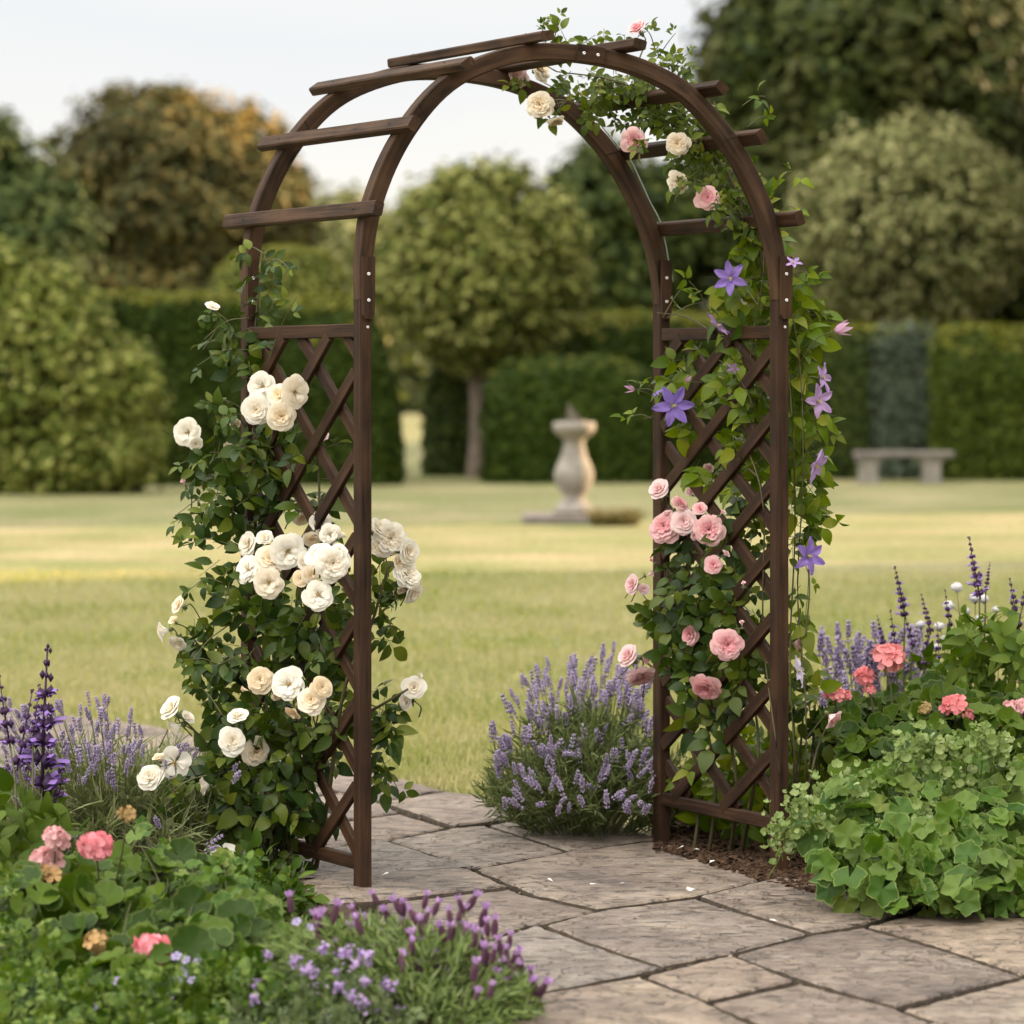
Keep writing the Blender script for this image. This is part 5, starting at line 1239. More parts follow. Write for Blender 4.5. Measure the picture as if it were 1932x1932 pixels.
def sal_spike(name, seed, whorls=9, dense=1.0):
    rd = random.Random(seed); mb = MB(); tube(mb, [(0, 0, -.1), (.01, 0, .5), (0, 0, 1.0)], .016, .006, 5, 2)
    for wi in range(whorls):
        t = wi / (whorls - 1); z = .02 + .95 * t ** .85; op = 1 - t
        n_ = 5 if t < .6 else 4; turn = rd.uniform(0, 6.28)
        for k in range(n_):
            a = turn + 2 * math.pi * k / n_ + rd.uniform(-.4, .4); c, s_ = math.cos(a), math.sin(a)
            sz = (.10 * (1 - .72 * t)) * rd.uniform(.65, 1.3); z = .02 + .95 * t ** .85 + rd.uniform(-.018, .018)
            mb.add(octa[0] * [sz * .5, sz * .5, sz * .7] + [c * sz * .6, s_ * sz * .6, z], octa[1], 1)
            if t < .72 and rd.random() < .85 * dense:
                L = sz * rd.uniform(1.0, 2.1); V = []; rise = rd.uniform(.0, .5)
                for i, (q, wd) in enumerate(((.3, .22), (.65, .26), (.9, .42), (1.1, .30))):
                    for j in (-1, 0, 1): V.append((c * L * q - s_ * wd * sz * j, s_ * L * q + c * wd * sz * j, z + L * rise * q - .25 * sz * abs(j) - .3 * L * max(0, q - .7)))
                mb.add(V, [(i * 3 + j, i * 3 + j + 1, i * 3 + j + 4, i * 3 + j + 3) for i in range(3) for j in range(2)], 0)
                V = [(x_, y_, z_ - .35 * sz) for x_, y_, z_ in V[:9]]; mb.add(V, [(0, 1, 4, 3), (1, 2, 5, 4), (3, 4, 7, 6), (4, 5, 8, 7)], 0)
    return mb.mesh(name, [m_sal, m_sald, m_sald])
SAL = [sal_spike('salvia_spike_mesh', 1, 9), sal_spike('salvia_spike_mesh', 2, 6), sal_spike('salvia_spike_mesh', 3, 8, .6)]
def upright(dir_, spin=None):
    return frame_z(nrm(dir_), np.array(rng.uniform(0, 6.28) if spin is None else spin))
strap = (np.array([(-.5, 0, 0), (.5, 0, 0), (.55, .5, .04), (-.55, .5, .04), (0, 1, -.06)]), [(0, 1, 2, 3), (3, 2, 4)], [0, 0])
def lavender(label, centre, rad, hgt, n_leafstem, spikes, leafmat, leaf_len=.04, spike_len=(.05, .075), lean=(0, 0, 0), tag_grp=None, leafw=.006, aim=None):
    """a bush: leafy shoots fanning out of the centre and flower spikes on long stalks. spikes: list of tip points"""
    t = thing('lavender_bush', centre, label, 'lavender', 'lavender bushes'); lf = MB(); st = MB()
    c = np.array(centre, float)
    for k in range(n_leafstem):
        a = rng.uniform(0, 6.28); q = math.sqrt(rng.random()); base = c + [math.cos(a) * q * rad * .35, math.sin(a) * q * rad * .35, 0]
        e = c + np.array([math.cos(a) * rad * q, math.sin(a) * rad * q, hgt * rng.uniform(.55, 1.0) * (1 - .55 * q * q)]) + np.array(lean) * rng.random()
        pts = catmull([base, base * .4 + e * .6 + [0, 0, hgt * .12 * (1 - q)], e], 10); tube(st, pts[:8], .0016, .001, 3)
        m_ = 22; ii = rng.uniform(2.5, 9.4, m_); T = np.array([pts[int(i)] * (1 - i % 1) + pts[min(9, int(i) + 1)] * (i % 1) for i in ii])
        tg = nrm(pts[-1] - pts[5]); td = nrm(tg * .8 + rv(m_) * .55 + [0, 0, .1])
        lf.inst(strap, frame(td, nrm(rv(m_) + [0, -.4, .6])), T, np.stack([np.full(m_, leafw), leaf_len * rng.uniform(.6, 1.3, m_), np.full(m_, leaf_len)], 1))
    lf.build('foliage', leafmat, t); ex = MB(); cnt = 0
    for tip in spikes:
        tip = np.array(tip); L = rng.uniform(*spike_len); d0 = tip - c
        b0 = c + np.array([d0[0] * .45, d0[1] * .45, min(.1, d0[2] * .3)])
        dirn = nrm(np.array([d0[0] * .6, d0[1] * .5, abs(d0[2]) + .05]) + rng.normal(0, .1, 3))
        foot = tip - dirn * L
        tube(st, catmull([b0, (b0 + foot) / 2 + [0, 0, .03], foot], 8), .0014, .001, 3)
        if cnt < 98:
            obj_of(LAV[rng.integers(len(LAV))], 'flower_spike', t, mat4(upright(dirn), foot, L))
        else:
            RR = upright(dirn); k_ = rng.integers(len(LAV_PARTS))
            ex.inst(LAV_PARTS[k_], RR[None], foot[None], np.array([L]))
        cnt += 1
    if cnt > 98:
        e_ = ex.build('flower_spike', [m_lf1, m_lf2, m_stem], t); e_['kind'] = 'stuff'
    st.build('stem', m_lav, t); return t
def pxset(n, poly_fn, d, dd):
    out_ = []
    while len(out_) < n:
        px, py = poly_fn()
        out_.append(P(px, py, d + rng.uniform(-dd, dd)))
    return out_
# bush right of the lawn gap, left of the right leg
def mid_fn():
    while True:
        px, py = rng.uniform(925, 1235), rng.uniform(1225, 1530)
        top = np.interp(px, [925, 960, 1010, 1080, 1130, 1235], [1400, 1300, 1280, 1240, 1225, 1270])
        if rng.random() < .06: return px, top - rng.uniform(0, 30)
        if py > top and py < np.interp(px, [925, 1000, 1235], [1500, 1520, 1530]):
            p_ = .95 if py < top + 95 else (.10 if py < top + 130 else .36)
            if rng.random() < p_: return px, py
lavender('full lavender bush spilling onto the path beside the right leg of the arch', G(1110, 1588), .34, .44, 380, [P(x_, y_, 10.62 - (y_ - 1225) / 300 * .72 + rng.uniform(-.05, .05)) for x_, y_ in (mid_fn() for _ in range(230))], m_lavd, spike_len=(.038, .058), leaf_len=.05, leafw=.0045)
bush2 = [o for o in COL.objects if o.name.startswith('lavender_bush')][-1]
# dense extra heads of the far side of that bush
def left_fn():
    while True:
        px, py = rng.uniform(-10, 480), rng.uniform(1285, 1620)
        top = np.interp(px, [0, 60, 170, 260, 320, 480], [1310, 1325, 1300, 1320, 1390, 1440])
        if py > top and (rng.random() < (.9 if py < 1450 else .25)): return px, py
lavender('airy long stalked lavender between the purple salvia and the cream rose', G(230, 1640), .52, .38, 420, pxset(190, left_fn, 9.45, .3), m_lav, spike_len=(.030, .050), leaf_len=.085, leafw=.0042)
def rgt_fn():
    while True:
        px, py = rng.uniform(1530, 1770), rng.uniform(1160, 1320)
        if py > np.interp(px, [1530, 1560, 1700, 1770], [1190, 1165, 1175, 1180]): return px, py
lavender('dense violet lavender behind the coral geraniums, right of the arch', P(1640, 1440, 10.9) * [1, 1, 0], .36, .34, 160, pxset(90, rgt_fn, 10.8, .2), m_lav, spike_len=(.06, .09), leaf_len=.05)

# Spanish lavender in the foreground
sp = thing('spanish_lavender', G(800, 1945), 'low bush of plump purple topped lavender at the near edge of the path', 'lavender'); lf = MB(); st = MB()
sp_pts = [(545,1690),(610,1720),(640,1705),(660,1715),(700,1690),(738,1700),(760,1705),(808,1690),(830,1705),(845,1720),(862,1698),(880,1715),(905,1690),(920,1712),(935,1735),(918,1740),(790,1735),(775,1760),(800,1752),(826,1745),(850,1750),(873,1745),(893,1752),(908,1760),(940,1772),(965,1765),(955,1790),(975,1800),(935,1790),(915,1785),(895,1785),(870,1770),(845,1775),(820,1768),(800,1775),(985,1795),(1000,1830),(985,1820),(975,1845),(955,1850),(940,1835),(1038,1855),(1010,1850),(965,1880),(950,1905),(905,1870),(850,1835),(770,1880),(720,1760),(690,1730),(720,1720),(660,1745),(625,1760),(590,1775),(760,1800),(745,1745),(880,1830),(930,1860),(985,1875),(700,1790),(820,1800),(900,1815),(945,1815),(812,1722),(758,1738)]
for k in range(26):
    x_ = rng.uniform(560, 1010); sp_pts.append((x_, float(np.interp(x_, [480, 560, 720, 900, 1000, 1040], [1770, 1720, 1705, 1735, 1820, 1880])) + rng.uniform(0, 110)))
cc = G(790, 1975)
for px, py in sp_pts:
    d = 7.42 + rng.uniform(-.15, .2) - (py - 1780) * .0012
    tip = P(px, py - 12, d); L = rng.uniform(.042, .058)
    d0 = tip - cc; dirn = nrm(np.array([d0[0] * .5, d0[1] * .2, .4]) + rng.normal(0, .12, 3)); foot = tip - dirn * L
    tube(st, catmull([cc + [d0[0] * .6, d0[1] * .7, .06], (cc + [d0[0] * .75, d0[1] * .8, .06] + foot) / 2 + [0, 0, .02], foot], 7), .0016, .0012, 3)
    obj_of(SPAN[rng.integers(3)], 'flower_spike', sp, mat4(upright(dirn), foot, L))
for k in range(820):
    px = rng.uniform(480, 1030); top = np.interp(px, [480, 560, 720, 900, 1000, 1040], [1770, 1730, 1725, 1765, 1850, 1920]); py = rng.uniform(top, 1990) if k % 5 > 1 else top + abs(rng.normal(0, 28)) - 8
    d = 7.6 + rng.uniform(-.3, .3) - (py - 1780) * .0013
    e = P(px, py, d); b_ = cc * .55 + e * .45; b_[2] = e[2] * .4
    pts = catmull([b_, (b_ + e) / 2 + [0, 0, .02], e], 8)
    m_ = 18; ii = rng.uniform(1, 7, m_); T = np.array([pts[int(i)] for i in ii]); tg = nrm(pts[-1] - pts[3])
    td = nrm(tg * .9 + rv(m_) * .55); lf.inst(strap, frame(td, nrm(rv(m_) + [0, -.4, .6])), T, np.stack([np.full(m_, .0048), .036 * rng.uniform(.6, 1.3, m_), np.full(m_, .03)], 1))
lf.build('foliage', leaf_mat('spanish_lavender_leaf', [(.075, .11, .035), (.12, .165, .055), (.18, .22, .085), (.09, .13, .04)], .6, .15, spec=.2, pale=1.2), sp); st.build('stem', m_lav, sp)

# salvias
m_sleaf = leaf_mat('salvia_leaf', [(.035, .062, .012), (.062, .098, .020), (.10, .14, .032), (.05, .08, .018)], .6, .25, spec=.25)
def salvia(label, base, spikes, leaves, size, kinds=None, mat=None, d=9.0):
    t = thing('salvia', base, label, 'salvia', 'salvias'); st = MB(); lf = MB()
    for (x0, y0, x1, y1, kd) in spikes:
        foot, tip = P(x0, y0, d), P(x1, y1, d); v = tip - foot; L = np.linalg.norm(v)
        obj_of(SAL[kd], 'flower_spike', t, mat4(upright(v), foot, L))
        tube(st, catmull([np.array([base[0] * .5 + foot[0] * .5, base[1], 0]), (np.array(base) * .3 + foot * .7), foot], 8), .004, .0022, 5)
    mass(lf, leaves, size, (leafP, leafC), 3, droop=.15, mat=0, stalk=st)
    lf.build('foliage', mat or m_sleaf, t); st.build('stem', m_stem, t)
salvia('purple salvia with tall dark tipped spikes at the left edge of the photo', G(60, 1760), [(80,1480,90,1215,0),(35,1440,62,1300,1),(18,1400,-2,1270,1),(112,1500,124,1400,1),(62,1400,74,1290,2),(52,1470,60,1395,1),(100,1530,108,1470,1),(20,1480,10,1420,2)],
       [(40,1520,70,40,10,8.75,.1),(90,1580,70,50,14,8.7,.1),(20,1600,60,60,12,8.65,.1),(60,1670,80,40,14,8.6,.1)], .085, d=8.8)
salvia('slim violet salvia spikes standing above the lavender, right of the arch', P(1700, 1480, 10.5) * [1, 1, 0], [(1707,1160,1688,1068,0),(1722,1215,1705,1155,1),(1755,1190,1738,1120,2),(1690,1235,1680,1150,1),(1745,1250,1752,1170,1),(1668,1225,1655,1160,2),(1772,1240,1768,1175,1)], [(1720,1290,45,50,12,10.5,.12),(1700,1340,60,40,14,10.5,.12)], .05, d=10.5)
salvia('tallest salvia with a thin dark tip near the right edge of the photo', P(1850, 1480, 10.3) * [1, 1, 0], [(1848,1120,1828,1012,0),(1792,1180,1783,1112,1),(1860,1110,1868,1060,2),(1922,1180,1905,1090,2),(1930,1140,1945,1080,2)], [(1860,1200,60,60,22,10.25,.15),(1900,1270,60,70,34,10.2,.15),(1820,1260,60,60,26,10.25,.15),(1850,1330,80,40,26,10.2,.15),(1930,1180,40,60,16,10.2,.1),(1790,1330,50,40,14,10.3,.1)], .068, mat=leaf_mat('fresh_salvia_leaf', [(.055, .095, .018), (.095, .145, .030), (.15, .20, .05), (.075, .12, .025)], .55, .25, spec=.25), d=10.3)
# white button flowers
m_but = petal_mat('white_button_petal', (.74, .72, .74), (.80, .78, .76), trans=.2)
def ball_mesh(name, seed):
    rd = np.random.default_rng(seed); mb = MB(); d = nrm(rd.normal(size=(110, 3))); d[:, 2] = d[:, 2] * .8 + .15; d = nrm(d)
    pt = (np.array([(-.5, -.4, 0), (.5, -.4, 0), (.6, .4, .12), (0, .65, .05), (-.6, .4, .12)]), [(0, 1, 2, 3, 4)], [0])
    mb.inst(pt, frame_z(d, rd.uniform(0, 6.28, 110)), d * [1, 1, .8], np.full(110, .3)); V, fs = ICO3; mb.add(V * [.85, .85, .6], fs, 0)
    tube(mb, [(0, 0, -1.0), (0, 0, -.6), (0, 0, -.4)], .12, .5, 6, 1); return mb.mesh(name, [m_but, m_calyx])
BALL = ball_mesh('button_flower_mesh', 2)
sc = thing('scabious', P(1830, 1480, 10.6) * [1, 1, 0], 'white button flowers on thin stalks among the salvia leaves at the right', 'scabious'); st = MB(); lf = MB()
for px, py, r in ((1805,1108,11),(1840,1128,12),(1856,1130,10),(1790,1142,11),(1822,1152,9),(1848,1168,9),(1772,1182,10),(1738,1178,9),(1880,1150,8),(1795,1195,10),(1783,1205,8),(1766,1222,9),(1815,1195,7)):
    c = P(px, py, 10.6); b_ = np.array([c[0] + rng.normal(0, .04), 10.6, .35]); tube(st, catmull([b_, (b_ + c) / 2 + [.01, 0, 0], c], 7), .0016, .0012, 3)
    obj_of(BALL, 'flower', sc, mat4(upright(np.array([0, -.2, 1.0]) + rng.normal(0, .2, 3)), c, r * 10.6 / F))
mass(lf, [(1800,1290,60,50,26,10.6,.1)], .06, (leafN,), 3); st.build('stem', m_stem, sc); lf.build('foliage', m_sleaf, sc)

# ================================================================== geraniums
m_ger = leaf_mat('geranium_leaf', [(.022, .044, .008), (.042, .078, .013), (.085, .130, .021), (.030, .058, .010)], .5, .2, spec=.25)
m_ger_rim = leaf_mat('geranium_leaf_rim', [(.08, .11, .03), (.11, .14, .045)], .55, .25)
m_ivy = leaf_mat('ivy_geranium_leaf', [(.030, .068, .014), (.065, .118, .026), (.10, .16, .036), (.13, .185, .055), (.05, .095, .024), (.155, .19, .055)], .48, .22, spec=.28)
m_ivy_rim = leaf_mat('ivy_geranium_rim', [(.17, .225, .075), (.14, .195, .06)], .5, .28)
m_gpink = petal_mat('geranium_pink_petal', (.86, .32, .37), (.88, .47, .49), trans=.3)
m_gcor = petal_mat('geranium_coral_petal', (.86, .26, .28), (.88, .40, .40), trans=.3)
m_glt = petal_mat('geranium_pale_petal', (.80, .45, .46), (.82, .52, .52), trans=.3)
m_old = petal_mat('spent_floret', (.50, .27, .12), (.36, .29, .11), trans=.1)
GER = [round_leaf(25, 9, .07, .22, .07, .35, True, s) for s in (1, 2, 3)]
IVY = [round_leaf(36, 5, .22, .14, .05, .5, True, s, True) for s in (4, 5, 6)]
def head_mesh(name, mats, seed, n=17):
    """rounded umbel of five-petalled florets, radius about 1, facing +Z, with hanging buds below"""
    rd = np.random.default_rng(seed); mb = MB()
    d = nrm(rd.normal(size=(n * 4, 3))); d = d[d[:, 2] > -.15][:n]
    for v in d:
        R = frame_z(nrm(v + rd.normal(size=3) * .25), np.array(rd.uniform(0, 6.28))); c = v * [.72, .72, .45] * rd.uniform(.7, 1.15)
        for k in range(5):
            a = 2 * math.pi * k / 5 + rd.normal() * .12; ca, sa = math.cos(a), math.sin(a); V = []
            cu = rd.uniform(.05, .2)
            for t, wd in ((.03, .03), (.28, .19), (.52, .25), (.66, .14)):
                for q in (-1, 0, 1): V.append(c + R @ np.array([ca * t - sa * wd * q, sa * t + ca * wd * q, cu * t * (1 - 1.6 * t) + .05 * abs(q)]))
            mb.add(V, [(i * 3 + j, i * 3 + j + 1, i * 3 + j + 4, i * 3 + j + 3) for i in range(3) for j in range(2)], 0)
    for k in range(12):
        a = rd.uniform(0, 6.28); r = rd.uniform(.1, .45); z = rd.uniform(-.75, -.35)
        mb.add(octa[0] * [.06, .06, .16] + [math.cos(a) * r, math.sin(a) * r, z], octa[1], 1)
        tube(mb, [(0, 0, -.1), (math.cos(a) * r * .6, math.sin(a) * r * .6, -.05), (math.cos(a) * r, math.sin(a) * r, z + .15)], .018, .018, 3, 2)
    return mb.mesh(name, list(mats))
HEAD = {'p': head_mesh('pink_head_mesh', (m_gpink, m_old, m_stem), 1), 'c': head_mesh('coral_head_mesh', (m_gcor, m_old, m_stem), 2), 'l': head_mesh('pale_head_mesh', (m_glt, m_old, m_stem), 3, 24), 'o': head_mesh('spent_head_mesh', (m_old, m_old, m_stem), 4, 9), 's': head_mesh('small_head_mesh', (m_gcor, m_old, m_stem), 5, 8)}
def round_mass(lf, st, centre, blobs, size, tpls, stalks=True, up=.9, cam=.55):
    c0 = np.array(centre)
    for px, py, rx, ry, n_, d, dd in blobs:
        T, o2 = ell(px, py, rx, ry, n_, d, dd)
        # nearer the camera lower down: the mass is a dome
        T[:, 1] -= (-(o2[:, 1])) * dd * 1.2
        nn_ = nrm(np.stack([o2[:, 0] * .55, np.full(n_, -cam) , np.full(n_, up) * (.55 + .45 * np.clip(o2[:, 1] + .6, 0, 1))], 1) + rv(n_) * .46)
        s_ = size * rng.uniform(.6, 1.25, n_)
        R = frame_z(nn_, rng.uniform(0, 6.28, n_)); wh = rng.integers(0, len(tpls), n_)
        for k, tp in enumerate(tpls):
            m_ = wh == k; lf.inst(tp, R[m_], T[m_], s_[m_])
        if stalks:
            for i in range(0, n_, 2):
                b_ = T[i] * .6 + c0 * .4; b_[2] = T[i][2] * .25; tube(st, catmull([b_, (b_ + T[i]) / 2 + rv(1)[0] * .012, T[i]], 5), .0017, .0013, 3)
def heads(t, st, items, d, base, kindscale=1.0):
    d_ = d
    for it in items:
        px, py, r, k, foot = it[:5]; d = it[5] if len(it) > 5 else d_
        c = P(px, py, d + rng.uniform(-.05, .05)); f = P(foot[0], foot[1], d + .02)
        n_ = nrm(np.array([rng.normal(0, .12), -.35, 1.0])); s = r * d / F
        tube(st, catmull([f, (f + c) / 2 + [.004, 0, .0], c - n_ * s * .1], 7), .0026, .002, 5)
        obj_of(HEAD[k], 'flower_head', t, mat4(frame_z(n_, np.array(rng.uniform(0, 6.28))), c, s))
# left foreground geranium
g1 = thing('geranium', G(190, 1990), 'pink geranium with round dark green leaves in the left foreground', 'geranium', 'geraniums'); lf = MB(); st = MB()
heads(g1, st, [(86,1625,32,'l',(90,1750)),(104,1582,26,'l',(95,1700)),(180,1597,34,'p',(185,1700)),(288,1795,40,'p',(292,1880),7.4),(180,1780,27,'o',(190,1850),7.5),(95,1655,28,'o',(90,1750)),(240,1535,18,'o',(215,1680)),(285,1640,0.1,'o',(285,1720))][:7], 8.0, None)
round_mass(lf, st, G(190, 1990), [(180,1700,170,60,90,8.1,.2),(330,1700,110,60,60,8.0,.2),(60,1760,110,90,80,7.8,.2),(210,1790,150,70,90,7.75,.2),(390,1780,100,70,60,7.7,.2),(120,1880,160,60,80,7.4,.15),(300,1860,140,60,70,7.4,.15)], .043, GER)
mass(lf, [(520,1680,50,30,26,8.6,.15),(470,1650,60,30,26,8.7,.15),(560,1700,40,20,14,8.55,.1)], .04, (leafN, leafA), 5, droop=-.3, mat=0)
lf.build('foliage', [m_ger, m_ger_rim], g1); st.build('stalk', m_stem, g1)
# pale leaved plant in front of it
pl = thing('ivy_geranium', G(420, 1960), 'pale green lobed leaf plant in front of the cream rose, left foreground', 'geranium', 'geraniums'); lf = MB(); st = MB()
round_mass(lf, st, G(420, 1960), [(390,1690,80,60,34,7.9,.15),(470,1790,70,80,50,7.7,.15),(380,1800,90,60,34,7.6,.12),(500,1760,45,55,26,7.85,.1),(530,1800,45,50,22,7.7,.1),(270,1570,30,20,5,8.1,.06),(300,1610,25,25,4,8.1,.06)], .027, IVY)
mass(lf, [(420,1640,60,40,20,7.95,.1),(470,1720,50,60,22,7.8,.1)], .03, (leafA,), 3)
lf.build('foliage', [m_ivy, m_ivy_rim], pl); st.build('stalk', m_stem, pl)
# small leaved cover with tiny violet flowers, bottom left
bf = thing('bellflower', G(250, 2060), 'low small leaved plant with tiny pale violet flowers along the bottom left edge', 'bellflower'); lf = MB(); st = MB()
m_bell = leaf_mat('bellflower_leaf', [(.035, .068, .013), (.065, .11, .022), (.11, .165, .036), (.17, .215, .065)], .5, .22)
mass(lf, [(60,1880,110,60,120,7.3,.12),(200,1900,120,50,150,7.25,.12),(340,1880,110,60,150,7.3,.12),(450,1870,90,60,120,7.3,.12),(530,1900,60,50,50,7.25,.1),(250,1950,300,40,150,7.1,.1),(40,1790,60,60,40,7.5,.1),(30,1690,40,60,20,7.8,.1)], .024, (leafA, leafP, leafB), 5, droop=-.1)
lf.build('foliage', m_bell, bf)
def five_mesh(name, mat, seed):
    rd = random.Random(seed); mb = MB()
    for k in range(5):
        V, fs = petal_patch(2 * math.pi * k / 5, 1, .25, .55, .1, 3, 3, .6, rnd=rd); mb.add(V, fs, 0)
    tube(mb, [(0, 0, -1.0), (0, 0, -.3), (0, 0, .05)], .06, .14, 5, 1); return mb.mesh(name, [mat, m_calyx])
m_vio = petal_mat('violet_floret', (.38, .30, .60), (.52, .44, .68), trans=.25)
FIVE = five_mesh('violet_floret_mesh', m_vio, 1)
for px, py in ((333,1805),(352,1812),(345,1835),(362,1850),(335,1850),(220,1852),(340,1905),(232,1893),(248,1897),(470,1895),(430,1915),(175,1900),(560,1740),(585,1750),(450,1905),(300,1915),(372,1815),(320,1880)):
    obj_of(FIVE, 'flower', bf, mat4(upright(nrm(np.array([rng.normal(0, .4), -.6, .7]))), P(px, py, 7.25), rng.uniform(.009, .014)))
# purple catmint at the bottom
cat_ = thing('catmint', G(600, 2040), 'sprawling catmint with soft mauve flower clusters at the bottom of the photo', 'catmint'); lf = MB(); st = MB()
m_cat = petal_mat('catmint_floret', (.42, .28, .56), (.56, .42, .66), trans=.25)
def catm(name, seed):
    rd = np.random.default_rng(seed); mb = MB(); n = 26
    V5, f5 = np.array([(-.5, -.2, 0), (.5, -.2, 0), (.6, .3, .15), (0, .6, .05), (-.6, .3, .15)]), [(0, 1, 2, 3, 4)]
    T = rd.normal(size=(n, 3)) * [.26, .26, .36]; mb.inst((V5, f5, [0]), frame_z(nrm(T + rd.normal(size=(n, 3)) * .3 + [0, 0, .2]), rd.uniform(0, 6.28, n)), T + [0, 0, .3], np.full(n, .38))
    tube(mb, [(0, 0, -.6), (0, 0, 0), (0, 0, .4)], .05, .03, 4, 1); return mb.mesh(name, [m_cat, m_stem])
CAT = [catm('catmint_cluster_mesh', s) for s in (1, 2, 3)]
for px, py in ((560,1800),(540,1812),(575,1810),(625,1800),(645,1795),(670,1812),(690,1812),(565,1840),(580,1855),(600,1800),(655,1845),(700,1850),(655,1868),(670,1880),(560,1880),(575,1900),(530,1835),(610,1905),(720,1905),(730,1920),(700,1920),(500,1900),(490,1920),(650,1920),(590,1870),(690,1878),(640,1830),(545,1860),(520,1790),(600,1830),(620,1850),(680,1845),(715,1830),(730,1860),(690,1900),(620,1925),(540,1910),(480,1870),(740,1895),(660,1825)):
    obj_of(CAT[rng.integers(3)], 'flower_cluster', cat_, mat4(upright(nrm(np.array([rng.normal(0, .3), -.3, .8]))), P(px + rng.normal(0, 16), py + 8 + rng.normal(0, 14), 7.2 + rng.uniform(-.1, .1)), rng.uniform(.014, .025)))
mass(lf, [(600,1880,110,60,130,7.25,.12),(560,1940,160,30,80,7.1,.1),(700,1930,100,40,60,7.15,.1)], .022, (leafA, leafN), 5, droop=-.1)
lf.build('foliage', leaf_mat('catmint_leaf', [(.07, .095, .045), (.10, .13, .06), (.13, .155, .075)], .6, .2), cat_)
# coral geraniums at the right
g2 = thing('geranium', P(1750, 1640, 9.7) * [1, 1, 0], 'coral geraniums with round dark leaves in the right bed behind the pale ivy geranium', 'geranium', 'geraniums'); lf = MB(); st = MB()
heads(g2, st, [(1675,1243,33,'c',(1682,1360)),(1630,1275,22,'c',(1650,1360)),(1800,1330,25,'c',(1800,1400)),(1826,1348,13,'s',(1826,1400)),(1574,1312,20,'c',(1600,1480)),(1595,1312,12,'s',(1612,1420)),(1912,1345,26,'l',(1905,1440)),(1880,1360,15,'s',(1890,1430)),(1935,1335,22,'l',(1930,1430)),(1640,1300,12,'s',(1650,1370)),(1745,1335,14,'o',(1742,1410)),(1840,1385,12,'s',(1845,1440))], 9.75, None)
round_mass(lf, st, P(1750, 1640, 9.7) * [1, 1, 0], [(1650,1370,90,40,70,9.8,.2),(1740,1390,100,60,90,9.75,.2),(1840,1390,90,60,80,9.75,.2),(1930,1390,70,60,50,9.7,.2),(1660,1440,80,50,60,9.6,.15),(1780,1330,110,30,50,9.95,.15),(1620,1420,50,50,24,9.6,.1),(1900,1450,80,40,40,9.5,.1)], .040, GER)
lf.build('foliage', [m_ger, m_ger_rim], g2); st.build('stalk', m_stem, g2)
# bright ivy geranium, right foreground
g3 = thing('ivy_geranium', G(1720, 1690), 'bright green ivy geranium with lobed pale edged leaves spilling onto the path at the right', 'geranium', 'geraniums'); lf = MB(); st = MB()
dome = [(1530,1565,36,32,26,9.0,.1),(1590,1585,70,62,72,8.95,.15),(1660,1560,100,80,120,8.95,.2),(1760,1530,90,80,110,9.0,.2),(1860,1540,90,80,110,9.0,.2),(1930,1560,60,90,70,8.95,.2),(1700,1640,110,60,90,8.75,.12),(1820,1640,110,60,90,8.75,.12),(1625,1660,70,40,40,8.85,.1),(1900,1660,70,50,50,8.75,.1),(1780,1690,90,35,40,8.68,.06)]
dome = [(x_[0], x_[1], x_[2], x_[3], int(x_[4] * .74), x_[5], x_[6]) for x_ in dome]
round_mass(lf, st, G(1720, 1690), dome, .041, IVY, up=.75, cam=.7)
mini = [round_leaf(13, 5, .14, .55, .16, .5, False, s) for s in (8, 9)]
for px, py in ((1470,1545),(1490,1520),(1500,1550),(1520,1530),(1535,1490),(1560,1500),(1580,1470),(1690,1430),(1705,1415),(1740,1400),(1725,1420),(1765,1430),(1755,1400),(1800,1405),(1825,1420),(1850,1395),(1870,1400),(1885,1415),(1900,1410),(1640,1470),(1615,1500),(1660,1500),(1690,1590),(1655,1570),(1740,1520),(1850,1560),(1800,1480),(1870,1470),(1920,1450),(1480,1590),(1460,1570),(1840,1600),(1560,1560)):
    d = 8.85 if py > 1500 else 9.0
    tip = P(px, py, d); b_ = tip + [rng.normal(0, .02), .02, -rng.uniform(.06, .12)]; tube(st, catmull([b_, (b_ + tip) / 2 + [.005, 0, 0], tip], 6), .002, .0014, 4)
    n_ = 20; T = tip + rv(n_) * [.020, .020, .026] + [0, 0, -.008]; R = frame_z(nrm(rv(n_) * .7 + [0, -.4, .6]), rng.uniform(0, 6.28, n_))
    for k in (0, 1): m_ = np.arange(n_) % 2 == k; lf.inst(mini[k], R[m_], T[m_], .0125 * rng.uniform(.5, 1.3, m_.sum()), 2)
m_young = leaf_mat('young_ivy_leaf', [(.17, .23, .085), (.23, .29, .12), (.28, .33, .15)], .5, .3)
lf.build('foliage', [m_ivy, m_ivy_rim, m_young], g3); st.build('stalk', leaf_mat('pale_stalk', [(.15, .19, .07), (.18, .21, .08)], .6, .1), g3)
# dark understory so that the beds close behind the flowers
us = thing('understory_plant', G(1640, 1600), 'leafy green undergrowth behind the right leg of the arch, below the clematis', 'plant'); lf = MB()
mass(lf, [(1600,1500,80,50,60,10.2,.2),(1560,1540,60,40,40,10.1,.2),(1700,1480,120,40,60,10.0,.2),(1300,1520,60,50,40,10.4,.1),(1390,1500,60,60,40,10.2,.1),(1440,1440,60,60,30,10.2,.1)], .05, (leafN, leafA), 5, droop=-.2)
lf.build('foliage', m_sleaf, us)

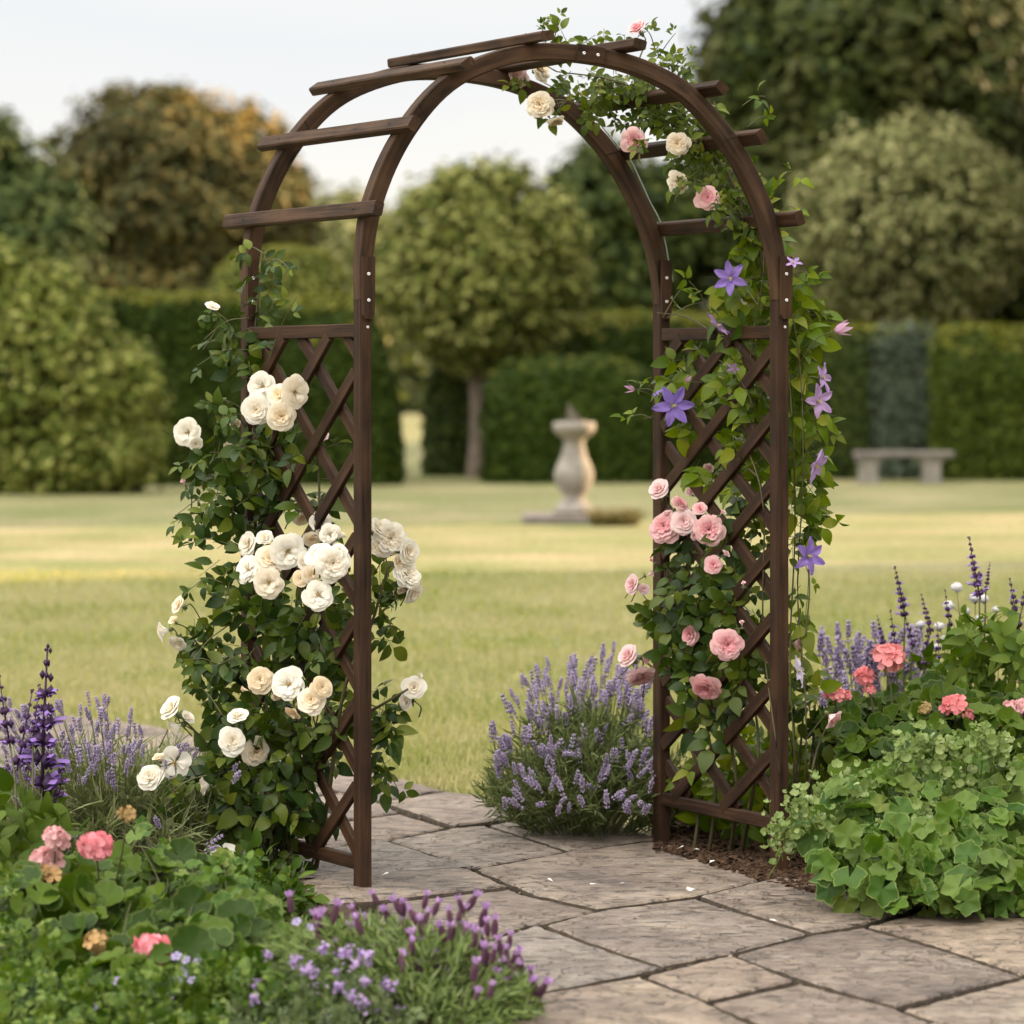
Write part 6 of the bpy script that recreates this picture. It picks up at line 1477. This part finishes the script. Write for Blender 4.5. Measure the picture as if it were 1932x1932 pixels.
# ================================================================== loose litter
m_pet = plain('fallen_petal_white', (.80, .77, .72), .6)
pet = MB(); V, fs = petal_patch(0, 1, .15, .5, .1, 4, 4, .6); pet.add(V, fs); PETAL = pet.mesh('fallen_petal_mesh', m_pet)
for i, (px, py, s, lab) in enumerate(((1137,1668,.022,'largest white petal lying in the middle of the big flagstone under the arch'),(1045,1664,.012,'small white petal on the big flagstone, left of the largest petal'),(1312,1677,.016,'white petal on the edge of the big flagstone near the mulch'),(1182,1664,.012,'thin pale petal right of the largest petal on the flagstone'),(1276,1602,.014,'white petal on the mulch by the far right post'),(1307,1602,.014,'white petal on the mulch right of the far post'),(1338,1628,.013,'curled white petal on the mulch edge'),(1355,1638,.012,'white petal on the mulch at the path edge'),(1400,1570,.013,'white petal on the mulch under the bottom rail'),(1345,1690,.009,'tiny petal speck on the flagstone seam'),(1468,1738,.014,'pale petal on the flagstone below the ivy geranium'),(718,1652,.014,'white petal on the flagstone right of the near left post'))):
    g_ = G(px, py, .046); s *= 1.7; o = obj_of(PETAL, 'fallen_petal', None, mat4(frame_z(nrm(np.array([rng.normal(0, .2), rng.normal(0, .2), 1])), np.array(rng.uniform(0, 6.28))), g_, s))
    tag(o, lab, 'petal', 'fallen petals')
chip = (np.array([(-.5, -.2, 0), (.45, -.25, .05), (.55, .2, .0), (-.4, .25, .08), (-.5, -.2, .15), (.45, -.25, .2), (.55, .2, .15), (-.4, .25, .2)]), [(4, 5, 6, 7), (0, 1, 5, 4), (1, 2, 6, 5), (2, 3, 7, 6), (3, 0, 4, 7)], [0] * 5)
mu = MB(); n_ = 5200; X = rng.uniform(1215, 1540, n_); Y = rng.uniform(1520, 1690, n_)
ok = (Y > 1608 - 0) & (Y < np.interp(X, [1240, 1452, 1540], [1604, 1668, 1690]) - 2) | (Y <= 1608) & (X > 1235); X, Y = X[ok], Y[ok]
T = np.array([G(x, y, .036) for x, y in zip(X, Y)])
mu.inst(chip, frame_z(nrm(rv(len(T)) * .35 + UP), rng.uniform(0, 6.28, len(T))), T, .022 * rng.uniform(.4, 1.3, len(T)))
m_chip = leaf_mat('bark_chip', [(.030, .016, .010), (.06, .034, .02), (.10, .06, .035), (.045, .024, .015)], .85, 0, spec=.2, pale=1)
mo = mu.build('bark_mulch', m_chip, smooth=False); mo['kind'] = 'stuff'
mu = MB(); n_ = 4000
X = rng.uniform(-100, 640, n_); Y = rng.uniform(1500, 1760, n_); ok = Y > np.interp(X, [-100, 330, 520, 640], [1490, 1525, 1640, 1730]); T = np.array([G(x, y, .04) for x, y in zip(X[ok], Y[ok])])
mu.inst(chip, frame_z(nrm(rv(len(T)) * .35 + UP), rng.uniform(0, 6.28, len(T))), T, .022 * rng.uniform(.4, 1.3, len(T)))
mo = mu.build('bark_mulch', m_chip, smooth=False); mo['kind'] = 'stuff'

# ================================================================== grass blades of the near lawn
gb = MB(); n_ = 170000
yy = 11.0 + (rng.random(n_) ** 2.2) * 14.0; xx = rng.uniform(-1, 1, n_) * (yy * .158)
epx = 966 + F * xx / yy; epy = HZ + F * H / yy
lim = np.interp(epx, [-700, -40, 330, 560, 700, 830, 960, 1100, 1330, 1900], [1345, 1350, 1388, 1435, 1470, 1492, 1535, 1556, 1500, 1420])
ok = epy < lim + 3; xx, yy = xx[ok], yy[ok]; n_ = len(xx)
T = np.stack([xx, yy, np.zeros(n_)], 1); td = nrm(rv(n_) * .45 + UP)
gb.inst((strap[0], strap[1], strap[2]), frame(td, nrm(rv(n_))), T, np.stack([np.full(n_, .005) * rng.uniform(.7, 1.4, n_), .040 * rng.uniform(.5, 1.5, n_), np.full(n_, .05)], 1))
m_grass = leaf_mat('grass_blade', [(.15, .20, .045), (.23, .27, .075), (.34, .34, .13), (.48, .42, .23), (.18, .225, .055)], .7, .3, spec=.2, pale=1, noise_scale=.8, noise_cols=(.50, .43, .24), patch=.5)
go = gb.build('grass', m_grass); go['kind'] = 'stuff'
